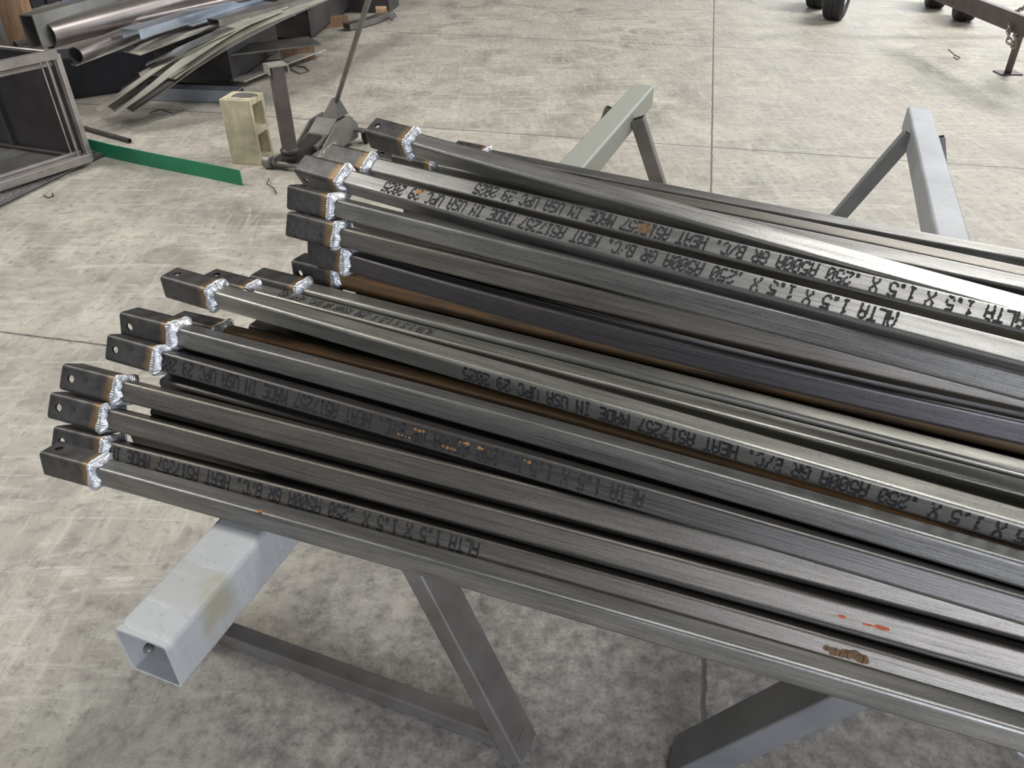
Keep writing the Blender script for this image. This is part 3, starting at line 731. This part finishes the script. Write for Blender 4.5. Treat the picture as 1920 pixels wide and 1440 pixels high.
# ---------------------------------------------------------------- floor jack and post standing on it
def jack():
    fr = (at(510, 318) + at(580, 325)) / 2; rear = at(650, 262)
    d = (rear - fr); L = d.length; d.normalize(); rz = math.atan2(d.y, d.x)
    root = empty('floor_jack', fr, 'grey rolling floor jack with its long handle raised, beside the concrete block', 'floor jack', None, rz)
    Hj = .15
    m = MB()                                                       # two side plates with the low nose and raised back
    prof = [(-.02, .03), (.10, .02), (L * .98, .035), (L * 1.0, .12), (L * .86, .20), (L * .62, .19), (.22, .085), (-.02, .075)]
    for y in (-.105, .095):
        k = len(prof); vs = [(x, y, z) for x, z in prof] + [(x, y + .01, z) for x, z in prof]
        m.add(vs, [tuple(range(k)), tuple(range(2 * k - 1, k - 1, -1))] + [(i, (i + 1) % k, k + (i + 1) % k, k + i) for i in range(k)])
    m.box((L * .82, 0, .10), (L * .26, .19, .15), None, .01)
    m.build('chassis', M['jack'], root)
    m = MB(); k0 = [(.20, .10), (.34, .135), (L * .70, .20), (L * .70, .175), (.34, .11), (.20, .075)]
    k = len(k0); vs = [(x, -.075, z) for x, z in k0] + [(x, .075, z) for x, z in k0]
    m.add(vs, [tuple(range(k)), tuple(range(2 * k - 1, k - 1, -1))] + [(i, (i + 1) % k, k + (i + 1) % k, k + i) for i in range(k)])
    m.build('cover_plate', M['jack'], root)
    m = MB(); m.hexa([(.02, -.035, .05), (.3, -.05, .06), (.3, .05, .06), (.02, .035, .05), (.02, -.035, .085), (.3, -.05, .14), (.3, .05, .14), (.02, .035, .085)])
    m.lathe([(0, .085), (.055, .085), (.058, .10), (.045, .105), (.043, .115), (0, .115)], 24, Matrix.Translation((.03, 0, 0)))
    m.build('lift_arm', M['jackdark'], root)
    for y in (-.155, .155):
        T = Matrix.Translation((0, y, .04)) @ Matrix.Rotation(math.pi / 2, 4, 'X')
        m = MB(); m.lathe([(0, -.026), (.034, -.026), (.04, -.02), (.04, .02), (.034, .026), (.012, .026), (.012, .032), (0, .032)], 28, T)
        m.build('front_wheel', M['jack'], root, auto=40)
    m = MB(); m.tube([(0, -.15, .04), (0, .15, .04)], .015, 12); m.build('axle', M['jack'], root, auto=40)
    for y in (-.16, .16):
        m = MB(); T = Matrix.Translation((L * .98, y, .038)) @ Matrix.Rotation(math.radians(60), 4, 'Z') @ Matrix.Rotation(math.pi / 2, 4, 'X')
        m.lathe([(0, -.014), (.03, -.014), (.038, -.009), (.038, .009), (.03, .014), (0, .014)], 24, T)
        c = m.build('caster', M['jackdark'], root, auto=40)
        m = MB(); m.box((L * .98, y, .085), (.05, .045, .012)); m.box((L * .98 - .012, y * .93, .06), (.035, .006, .06)); m.box((L * .95, y * .75, .09), (.05, .10, .016))
        m.build('caster_bracket', M['jack'], c)
    hb = Vector((L * .86, 0, .19))
    m = MB()
    q = [(-.075, -.06), (.06, -.06), (.06, .06), (-.075, .06)]; r2 = [(-.018, -.018), (.018, -.018), (.018, .018), (-.018, .018)]
    m.hexa([(hb.x + x, y, hb.z) for x, y in q] + [(hb.x + .02 + x, y, hb.z + .10) for x, y in r2])
    m.build('handle_socket', M['jackdark'], root)
    inv = (Matrix.Translation(fr) @ Matrix.Rotation(rz, 4, 'Z')).inverted()
    base = root.matrix_basis @ (hb + Vector((.02, 0, .07)))
    # handle leans back: choose the point of its axis at 1.2 m above the floor
    top = inv @ at(664, 85, 0.72); b0 = hb + Vector((.02, 0, .07)); dirv = (top - b0).normalized()
    m = MB(); m.tube([b0, b0 + dirv * 1.35], .015, 14); m.build('handle', M['jack'], root, auto=40)
    # worn white lettering on the side rail
    cu = bpy.data.curves.new('t', 'FONT'); cu.body = 'HORIZON'; cu.size = .05; cu.extrude = .0006
    to = bpy.data.objects.new('t', cu); COL.objects.link(to)
    me = bpy.data.meshes.new_from_object(to.evaluated_get(bpy.context.evaluated_depsgraph_get())); bpy.data.objects.remove(to)
    me.transform(Matrix.Translation((.14, -.1065, .035)) @ Matrix.Rotation(math.radians(7), 4, 'Y').inverted() @ Matrix.Rotation(math.pi / 2, 4, 'X'))
    tag(link('lettering', me, M['white'], root), 'worn white lettering')
    # post: stands on the saddle
    s = root.matrix_basis @ Vector((.03, 0, .115))
    pr = empty('support_post', s, 'short dark square post with a flat cap plate, standing on the floor jack', 'post', None, rz + math.radians(-35))
    # height so the cap reaches its place in the photograph
    H_ = .50
    lean = Matrix.Shear('XY', 4, (-0.0, 0.0))
    m = MB(); m.hollow(rrect(.076, .076, .006, 2), rrect(.066, .066, .004, 2), (0, 0, .012), (0, 0, H_)); m.build('post_tube', M['post'], pr, auto=50)
    m = MB(); m.lathe([(0, 0), (.058, 0), (.060, .014), (.050, .02), (.042, .028), (0, .028)], 28); m.build('base_collar', M['jackdark'], pr, auto=40)
    m = MB(); m.box((0, 0, H_ + .005), (.115, .10, .01), None, .002)
    for x in (-.0555, .0555): m.box((x, 0, H_ - .015), (.006, .10, .05))
    m.build('cap_plate', M['steelpale'], pr)
jack()

# ---------------------------------------------------------------- steel crate at the left edge
def crate():
    c0 = at(178, 309); fdir = (at(0, 368) - c0).normalized(); bdir = (at(0, 282) - c0).normalized()
    # make the walls square to each other
    root = empty('steel_crate', c0, 'welded steel box with a bright angle-iron frame, open front, at the left edge', 'crate', None, 0)
    X = fdir; Y = Vector((-X.y, X.x, 0)); 
    if Y.dot(bdir) < 0: Y = -Y
    Y = bdir
    Lx, Ly, Hc = 1.25, 1.5, .625; z0 = .035
    def P(x, y, z): return X * x + Y * y + Vector((0, 0, z))
    def bar(m, a, b, w_=.04, h_=.04): m.prism(rrect(w_, h_, .004, 1), a, b, (0, 0, 1) if abs((Vector(b) - Vector(a)).normalized().z) < .9 else Y)
    def sheet(name, a, b, c, d, t, mat):
        a, b, c, d = map(Vector, (a, b, c, d)); nn = (b - a).cross(d - a).normalized() * t
        m = MB(); m.hexa([a, b, c, d, a + nn, b + nn, c + nn, d + nn]); return m.build(name, mat, root)
    sheet('side_panel', P(0, 0, z0), P(0, Ly, z0), P(0, Ly, z0 + Hc), P(0, 0, z0 + Hc), .003, M['cratep'])
    sheet('back_panel', P(0, Ly, z0), P(Lx, Ly, z0), P(Lx, Ly, z0 + Hc), P(0, Ly, z0 + Hc), .003, M['cratep'])
    sheet('side_panel', P(Lx, 0, z0), P(Lx, Ly, z0), P(Lx, Ly, z0 + Hc), P(Lx, 0, z0 + Hc), .003, M['cratep'])
    sheet('floor_panel', P(0, 0, z0), P(Lx, 0, z0), P(Lx, Ly, z0), P(0, Ly, z0), .003, M['steel'])
    m = MB(); bar(m, P(.02, 0, z0 + Hc), P(Lx, 0, z0 + Hc), .045, .05); bar(m, P(.03, .045, z0 + Hc - .055), P(Lx, .045, z0 + Hc - .055), .03, .02); m.build('top_rail', M['cratef'], root)
    m = MB(); bar(m, P(.02, 0, z0 + .02), P(Lx, 0, z0 + .02), .05, .05); bar(m, P(.03, .05, z0 + .05), P(Lx, .05, z0 + .05), .03, .02); m.build('bottom_rail', M['cratef'], root)
    m = MB()
    for dx, dy, w_ in ((.02, 0, .035), (.06, .03, .018), (.085, .05, .010)): bar(m, P(dx, dy, z0), P(dx, dy, z0 + Hc), w_, w_)
    m.build('corner_post', M['cratef'], root)
    m = MB(); bar(m, P(0, .02, z0 + Hc), P(0, Ly, z0 + Hc), .02, .02); m.build('side_rail', M['cratef'], root)
    m = MB(); bar(m, P(.012, Ly * .42, z0), P(.012, Ly * .42, z0 + Hc), .03, .02); m.build('stiffener', M['cratep'], root)
    m = MB(); bar(m, P(.02, .03, z0 + .01), P(.02, Ly, z0 + .01), .03, .03); m.build('floor_angle', M['steeldark'], root)
    for x in (.35, .75):
        m = MB(); m.box(P(x, -.027, z0 + .035), (.03, .006, .012)); tag(m.build('tack_weld', M['weld'], root), 'bright tack weld')
crate()
def tread():
    a, b_, c, d = at(205, 283, .02), at(-60, 412, .02), at(-140, 330, .04), at(120, 250, .04)
    root = empty('tread_plate', Vector((a.x, a.y, 0)), 'raised-pattern steel tread plate lying under the steel box', 'plate')
    o0 = Vector((a.x, a.y, 0)); a, b_, c, d = [p - o0 for p in (a, b_, c, d)]
    m = MB(); t = Vector((0, 0, .008)); m.hexa([a - t, b_ - t, c - t, d - t, a, b_, c, d])
    m.build('plate', M['tread'], root)
    m = MB(); e1 = (b_ - a); e2 = (d - a); L1 = e1.length; e1n = e1 / L1; e2n = e2.normalized()
    for i in range(int(L1 / .03)):
        for j in range(7):
            p = a + e1n * (i + .5) * .03 + e2n * (j + .5 + .5 * (i % 2)) * .03
            ang = .8 if (i + j) % 2 else -.8; dv = e1n * math.cos(ang) + e2n * math.sin(ang); sv = Vector((-dv.y, dv.x, 0))
            p = p + Vector((0, 0, .0005))
            q = [p - dv * .012, p - sv * .004, p + dv * .012, p + sv * .004]
            m.add(q + [p + Vector((0, 0, .0028))], [(0, 1, 4), (1, 2, 4), (2, 3, 4), (3, 0, 4)])
    m.build('raised_pattern', M['tread'], root)
tread()
# green flat bar on edge, bowed
def green():
    pts = [at(150, 281), at(220, 299), at(300, 316), at(380, 332), at(455, 348)]
    o0 = pts[-1]; m = MB(); vs = []; h = .092; t = .004
    P = []
    for i in range(len(pts) - 1):
        for k in range(6): P.append(pts[i].lerp(pts[i + 1], k / 6))
    P.append(pts[-1])
    for i, p in enumerate(P):
        d = (P[min(i + 1, len(P) - 1)] - P[max(i - 1, 0)]).normalized(); s = Vector((-d.y, d.x, 0)) * t
        q = p - o0; vs += [q - s, q + s, q + s + Vector((0, 0, h)), q - s + Vector((0, 0, h))]
    n = len(P); fs = [(i * 4 + k, i * 4 + (k + 1) % 4, i * 4 + 4 + (k + 1) % 4, i * 4 + 4 + k) for i in range(n - 1) for k in range(4)] + [(3, 2, 1, 0), (n * 4 - 4, n * 4 - 3, n * 4 - 2, n * 4 - 1)]
    m.add(vs, fs); o = m.build('flat_bar', M['green']); o.location = o0
    tag(o, 'long green painted flat bar standing on edge on the floor', 'steel bar')
green()
def floor_pipe():
    a, b_ = at(150, 238, .016), at(243, 264, .016); m = MB(); n = 20
    d = b_ - a; rot = d.to_track_quat('Z', 'Y').to_matrix().to_4x4()
    m.lathe([(.011, 0), (.016, 0), (.016, d.length), (.011, d.length), (.011, 0)], n, rot)
    o = m.build('round_pipe', M['jackdark'], auto=40); o.location = a; tag(o, 'thin dark round pipe lying on the floor behind the green bar', 'pipe')
floor_pipe()

# ---------------------------------------------------------------- steel rack pile at the back left
def pipe_obj(a, b_, r, wall, mat, label, name='steel_pipe'):
    d = b_ - a; rot = d.to_track_quat('Z', 'Y').to_matrix().to_4x4(); L = d.length
    m = MB(); m.lathe([(r - wall, .5), (r - wall, 0), (r, 0), (r, L), (r - wall, L)], 36, rot)
    m.lathe([(0, .5), (r - wall, .5)], 36, rot)
    o = m.build(name, mat, auto=40); o.location = a; return tag(o, label, 'pipe', 'loose steel stacked on the rack')
def ray_line(x0, y0, z0, x1, y1, z1): return at(x0, y0, z0), at(x1, y1, z1)
def extend(a, b_, L): return b_ + (b_ - a).normalized() * L
a, b_ = ray_line(85, 66, .62, 380, -12, .62); pipe_obj(a, extend(a, b_, 2), .085, .007, M['pipe'], 'largest round pipe on the steel rack, its open end facing the crate')
a, b_ = ray_line(30, 88, .55, 130, 66, .56); pipe_obj(a, extend(a, b_, 2.2), .037, .004, M['pipe'], 'slim round pipe just left of and below the large pipe')
a, b_ = ray_line(142, 104, .50, 262, 53, .52); pipe_obj(a, extend(a, b_, 3), .052, .006, M['pipe'], 'medium round pipe with its open end above the crate corner')
def bar_obj(name, pts, wdt, thk, mat, label, cat='steel bar', tilt=0.0, poly=None, side=None):
    """flat bar bent along pts (world points of its centre line)"""
    P = [Vector(p) for p in pts]; o0 = P[0].copy(); Q = []
    n = len(P)
    def cr(i, t):
        p0, p1, p2, p3 = P[max(i - 1, 0)], P[i], P[min(i + 1, n - 1)], P[min(i + 2, n - 1)]
        return .5 * ((2 * p1) + (p2 - p0) * t + (2 * p0 - 5 * p1 + 4 * p2 - p3) * t * t + (3 * p1 - p0 - 3 * p2 + p3) * t ** 3)
    for i in range(n - 1):
        for k in range(8): Q.append(cr(i, k / 8))
    Q.append(P[-1]); poly = poly or [(-wdt / 2, -thk / 2), (wdt / 2, -thk / 2), (wdt / 2, thk / 2), (-wdt / 2, thk / 2)]
    k = len(poly); vs = []
    for i, p in enumerate(Q):
        d = (Q[min(i + 1, len(Q) - 1)] - Q[max(i - 1, 0)]).normalized(); s = d.cross(ZV).normalized(); u = s.cross(d)
        R = Matrix.Rotation(tilt, 3, d); s, u = R @ s, R @ u
        vs += [p - o0 + s * x + u * y for x, y in poly]
    m = len(Q); fs = [(i * k + j, i * k + (j + 1) % k, (i + 1) * k + (j + 1) % k, (i + 1) * k + j) for i in range(m - 1) for j in range(k)] + [tuple(range(k - 1, -1, -1)), tuple(range((m - 1) * k, m * k))]
    mb = MB(); mb.add(vs, fs); o = mb.build(name, mat); o.location = o0
    return tag(o, label, cat, 'loose steel stacked on the rack')
def L(*q): return [at(x, y, z) for x, y, z in q]
def chan(w_, h_, t):  # channel open downwards
    return [(-w_ / 2, -h_ / 2), (-w_ / 2, h_ / 2), (w_ / 2, h_ / 2), (w_ / 2, -h_ / 2), (w_ / 2 - t, -h_ / 2), (w_ / 2 - t, h_ / 2 - t), (-w_ / 2 + t, h_ / 2 - t), (-w_ / 2 + t, -h_ / 2)]
bar_obj('steel_channel', L((58, 60, .66), (200, 18, .66), (330, -22, .66)), .10, .16, M['steel'], 'grey steel channel lying behind the largest pipe', poly=chan(.10, .20, .008))
bar_obj('steel_channel', L((245, 64, .56), (350, 32, .56), (500, -14, .56)), .15, .07, M['steelblue'], 'steel channel with a bright bluish edge lying over the medium pipe', poly=chan(.15, .06, .006))
bar_obj('steel_channel', L((400, 42, .53), (500, 18, .53), (620, -12, .53)), .13, .05, M['steel'], 'flat steel channel with a shiny edge on top of the long plates', poly=chan(.12, .05, .006))
FB = [('steelpale', 0.062, ((182, 207, .13), (250, 160, .24), (330, 105, .37), (430, 48, .47), (520, 8, .50), (600, -24, .5)), 'leftmost long thin flat bar drooping to the floor from the rack'),
      ('steelpale', 0.085, ((216, 212, .10), (275, 170, .22), (350, 112, .36), (450, 50, .46), (560, 0, .50), (640, -30, .5)), 'long flat bar drooping lowest, its tip nearest the floor'),
      ('steel', 0.170, ((242, 206, .12), (310, 158, .24), (380, 108, .36), (480, 52, .46), (600, -2, .50), (680, -34, .5)), 'wide flat bar at the front of the drooping bundle'),
      ('steel', 0.170, ((207, 203, .11), (270, 160, .22), (350, 105, .34), (450, 46, .44), (560, -8, .48)), 'dark wide flat bar lying between the pale drooping ones'),
      ('steelpale', 0.250, ((305, 144, .27), (370, 100, .36), (450, 55, .44), (560, 8, .49), (640, -24, .49)), 'broad plate with a square end on the drooping bundle'),
      ('steelpale', 0.110, ((262, 141, .26), (330, 104, .36), (420, 60, .45), (520, 20, .48)), 'short-tipped flat bar behind the broad plate'),
      ('steel', 0.100, ((275, 120, .32), (340, 92, .40), (430, 52, .46)), 'narrow flat bar with a jagged tip above the drooping bundle'),
      ('steelpale', 0.190, ((247, 100, .42), (320, 72, .46), (400, 42, .48), (500, 10, .48)), 'pale plate with a slanted end in the middle of the rack'),
      ('steelpale', 0.060, ((138, 122, .42), (200, 98, .45), (300, 58, .47), (380, 30, .47)), 'narrow pale flat bar right below the medium pipe'),
      ('steel', 0.160, ((345, 48, .50), (420, 28, .50), (500, 4, .50)), 'grey plate with a chamfered end behind the shiny-edged channel')]
FB += [('steel', .07, ((228, 168, .17), (290, 126, .30), (370, 78, .41), (470, 30, .46)), 'dark strip with a blunt tip tucked between the drooping bars'),
       ('steelpale', .05, ((300, 83, .43), (360, 60, .46), (430, 38, .48)), 'tiny pale strip on top of the pale slanted plate'),
       ('steel', .08, ((262, 152, .22), (320, 118, .32), (400, 74, .41), (480, 40, .46)), 'dark strip peeping out under the broad plate')]
UP = [.030, .034, .012, .000, .026, .040, .046, .010, .012, .024, .016, .030, -.004]
for i, (mk, wd, q, lab) in enumerate(FB):
    q2 = tuple((x, y, z + UP[i]) for x, y, z in q)
    bar_obj('flat_bar', L(*q2), wd, .008, M[mk], lab)
# structural members under the bundle
def member(label, p0, p1, w_, h_, mat, name='steel_beam', open_=True):
    """wide-flange beam from p0 to p1 (ground points under its axis); z of bottom in p0.z"""
    a, b_ = Vector(p0), Vector(p1); t = .010
    poly = [(-w_ / 2, 0), (w_ / 2, 0), (w_ / 2, t), (t, t), (t, h_ - t), (w_ / 2, h_ - t), (w_ / 2, h_), (-w_ / 2, h_), (-w_ / 2, h_ - t), (-t, h_ - t), (-t, t), (-w_ / 2, t)]
    m = MB(); m.prism(poly, (0, 0, 0), b_ - a); o = m.build(name, mat); o.location = a
    return tag(o, label, 'steel beam', 'loose steel stacked on the rack')
pA = at(425, 158, .05); pB = at(583, 72, .05)
def plate_box(name, x, y, z, dirv, wid, length, h_, mat, label):
    """open box section: end face to the camera, top right corner of the end at pixel (x, y, z)"""
    c = at(x, y, z); d = Vector(dirv).normalized(); s = Vector((-d.y, d.x, 0)); o0 = c.copy()
    t = .008; m = MB()
    def bx(a0, a1, z0, z1, d0=0, d1=length):
        p = [s * a0 + d * d0, s * a0 + d * d1, s * a1 + d * d1, s * a1 + d * d0]
        m.hexa([q + ZV * z0 for q in p] + [q + ZV * z1 for q in p])
    bx(0, t, 0, h_); bx(wid - t, wid, 0, h_); bx(0, wid, 0, t); bx(-.03, wid, h_ - t, h_); bx(t, wid - t, t, h_ - t, .02, .03)
    o = m.build(name, mat); o.location = o0; return tag(o, label, 'steel beam', 'loose steel stacked on the rack')
rdir = (at(672, 2, .05) - at(583, 72, .05)); rdir.z = 0
plate_box('box_girder', 584, 71, .05, rdir, .62, 3.0, .26, M['steeldark'], 'dark box girder ending behind the drooping bars, farther of the two')
plate_box('box_girder', 438, 156, .04, rdir, .75, 1.2, .28, M['steeldark'], 'dark box girder ending behind the drooping bars, nearer of the two')
bar_obj('steel_plate', L((420, 96, .24), (590, 76, .24)), .34, .01, M['steel'], 'wide grey plate jutting out from under the bundle to the right', 'plate')
bar_obj('steel_plate', L((446, 152, .06), (520, 122, .06), (600, 92, .06)), .13, .01, M['steelpale'], 'low pale plate lying close to the floor right of the nearer girder', 'plate')
bar_obj('steel_channel', L((285, 172, .05), (452, 178, .05)), .13, .09, M['steelblue'], 'galvanised channel lying on the floor behind the concrete block', poly=chan(.13, .09, .006))
m = MB(); m.box((0, 0, .15), (.9, .35, .30), Matrix.Rotation(.6, 4, 'Z'), .01); o = m.build('shaded_trough', M['wall']); o.location = at(190, 168); tag(o, 'steel trough coloured dark for the shade under the rack, behind the crate', 'steel beam')  # near-black wall colour paints the shade under the rack into the trough
m = MB(); m.box((-.38, 0, .2), (.76, .5, .4), Matrix.Rotation(-.1, 4, 'Z'), .01); o = m.build('steel_box', M['steeldark']); o.location = at(735, 25) + Vector((0, .25, 0)); tag(o, 'dark brown steel box at the far end of the rack', 'box')
def wblock(x, y, s, rz, mat, lab, z=0):
    m = MB(); m.box((0, 0, s[2] / 2), s, None, .003); o = m.build('wood_block', mat); o.location = at(x, y, z); o.rotation_euler = (0, 0, rz); tag(o, lab, 'wood block')
wblock(627, 50, (.30, .10, .10), .5, M['wood'], 'brown timber block on the floor under the far girder')
wblock(716, 34, (.12, .16, .11), .15, M['woodpale'], 'pinkish timber block end beside the far steel box')
wblock(560, 112, (.30, .12, .13), .3, M['wood'], 'timber spacer under the wide grey plate')
wblock(549, 30, (.05, .03, .09), .2, M['woodpale'], 'small pale wedge tucked against the drooping bars', .33)
bar_obj('scrap_channel', L((650, 50, .04), (690, 40, .04), (730, 25, .04)), .12, .06, M['steel'], 'short scrap channel lying among the timber blocks', poly=chan(.10, .06, .006))
# timber leaning on the wall
def board(x0, y0, z0, hgt, wd, thk, rz, mat, lab, lean=.12):
    m = MB(); m.box((0, 0, hgt / 2), (wd, thk, hgt), Matrix.Rotation(-lean, 4, 'X'), .003); o = m.build('timber_board', mat); o.location = at(x0, y0, z0); o.rotation_euler = (0, 0, rz); tag(o, lab, 'board')
board(32, 96, 0, 1.6, .30, .05, .35, M['wood'], 'wide brown timber board leaning behind the pipes')
board(4, 104, 0, .75, .05, .03, .3, M['steel'], 'narrow grey strip leaning left of the timber board')
board(18, 102, 0, .75, .05, .03, .35, M['steel'], 'narrow grey strip leaning against the timber board')
board(60, 60, 0, 1.1, .12, .05, .3, M['woodpale'], 'pale timber stub with a knot behind the pipes')
board(150, 50, 0, 1.6, .20, .04, .3, M['steelblue'], 'light grey sheet standing behind the pipes')

# ---------------------------------------------------------------- trailer at the upper right
def wheel(name, gx, gy, rz, R, wd, label, parent=None, org=Vector()):
    c = at(gx, gy); T = Matrix.Translation(c - org + ZV * R) @ Matrix.Rotation(rz, 4, 'Z') @ Matrix.Rotation(math.pi / 2, 4, 'X')
    r0 = R * .56
    prof = [(r0, -wd * .42), (r0 + .03, -wd * .5), (R - .035, -wd * .52), (R - .008, -wd * .44), (R - .002, -wd * .36), (R - .008, -wd * .22), (R, -wd * .2), (R, -wd * .04), (R - .008, -wd * .02), (R - .008, wd * .02), (R, wd * .04), (R, wd * .2), (R - .008, wd * .22), (R - .002, wd * .36), (R - .008, wd * .44), (R - .035, wd * .52), (r0 + .03, wd * .5), (r0, wd * .42)]
    m = MB(); m.lathe(prof, 48, T); w_ = m.build('wheel', M['rubber'], parent, auto=40)
    m = MB(); m.lathe([(r0, -wd * .42), (r0 - .015, -wd * .30), (r0 * .55, -wd * .12), (r0 * .35, -wd * .22), (0, -wd * .22)], 36, T)
    m.lathe([(r0, wd * .42), (r0 - .015, wd * .30), (r0 * .55, wd * .12), (r0 * .35, wd * .22), (0, wd * .22)], 36, T)
    m.build('rim', M['rim'], w_, auto=40)
t0 = at(1700, 0); t0.z = 0
tr = empty('trailer', t0, 'dark brown utility trailer with chain and jack leg at the upper right', 'trailer')
for gx, gy in ((1562, 36), (1530, 14), (1803, 38), (1750, 14)):
    wheel('wheel', gx, gy, math.radians(62 if gx < 1700 else 70), .34, .205, '', tr, t0)
def rect_bar(name, a, b_, w_, h_, mat, par, org):
    m = MB(); m.hollow(rrect(w_, h_, .008, 2), rrect(w_ - .012, h_ - .012, .004, 2), a - org, b_ - org); return m.build(name, mat, par, auto=50)
rect_bar('tongue', at(1955, 62, .50), at(1740, -22, .50), .06, .13, M['trailer'], tr, t0)
rect_bar('tongue', at(1955, 62, .50), at(2120, -50, .50), .06, .13, M['trailer'], tr, t0)
rect_bar('cross_member', at(1640, -30, .47), at(2100, -30, .47), .06, .10, M['trailer'], tr, t0)
lb = at(1889, 138)
rect_bar('jack_leg', lb + ZV * .012, at(1919, 46, .46), .055, .055, M['trailer'], tr, t0)
m = MB(); m.box(lb - t0 + ZV * .006, (.19, .14, .012), None, .002); m.build('jack_foot', M['trailer'], tr)
m = MB(); m.box(at(1842, 17, .42) - t0, (.05, .05, .10)); m.build('bracket', M['trailer'], tr)
def chainobj(path):
    P = [at(*p) for p in path]; o0 = P[0]
    # resample at link spacing
    seg = []; sp = .042
    for i in range(len(P) - 1):
        n = max(1, int((P[i + 1] - P[i]).length / sp + .5))
        for k in range(n): seg.append((P[i].lerp(P[i + 1], k / n), P[i].lerp(P[i + 1], (k + 1) / n)))
    par = None
    m = MB()
    for i, (a, b_) in enumerate(seg):
        d = (b_ - a).normalized(); c = (a + b_) / 2 - o0; s = d.cross(Vector((.3, 1, .1))).normalized()
        if i % 2: s = d.cross(s)
        pts = []
        for k in range(14):
            an = 2 * math.pi * k / 14; pts.append(c + d * (.031 * math.cos(an)) + s * (.018 * math.sin(an)))
        m.tube(pts, .0062, 6, True)
    o = m.build('safety_chain', M['chain'], None, auto=40); o.location = o0; return o
c = chainobj([(1921, 14, .55), (1905, 22, .54), (1896, 40, .50), (1890, 62, .44), (1893, 82, .38), (1900, 88, .36), (1904, 70, .42), (1908, 48, .48), (1912, 40, .5)])
tag(c, 'rusty safety chain hanging in a loop from the trailer tongue', 'chain')

# ---------------------------------------------------------------- small scraps on the floor
def wire(pts, r, lab, mat='wire', name='wire_scrap'):
    P = [at(*p) for p in pts]; o0 = P[0]; m = MB(); m.tube([p - o0 for p in P], r, 6); o = m.build(name, M[mat]); o.location = o0; tag(o, lab, 'wire')
wire([(505, 335, .01), (500, 345, .02), (513, 352, .01), (518, 363, .006)], .003, 'bent wire scrap on the floor in front of the jack wheel')
wire([(280, 212, .006), (300, 205, .03), (325, 213, .01), (345, 206, .02)], .004, 'twisted wire scrap under the tips of the drooping bars')
wire([(545, 130, .006), (562, 138, .006), (580, 133, .006), (572, 126, .006), (556, 124, .006)], .004, 'looped wire on the floor right of the support post')
wire([(82, 366, .004), (90, 371, .004), (100, 368, .004), (98, 362, .004)], .003, 'small curled scrap on the floor below the tread plate')
wire([(1778, 92, .004), (1790, 103, .004), (1800, 108, .004), (1795, 112, .004), (1788, 107, .004)], .004, 'curled wire on the floor between the trailer wheel and its jack leg')
wire([(722, 30, .01), (735, 38, .03), (742, 30, .03), (738, 24, .02)], .006, 'wire tangle next to the pinkish timber block')
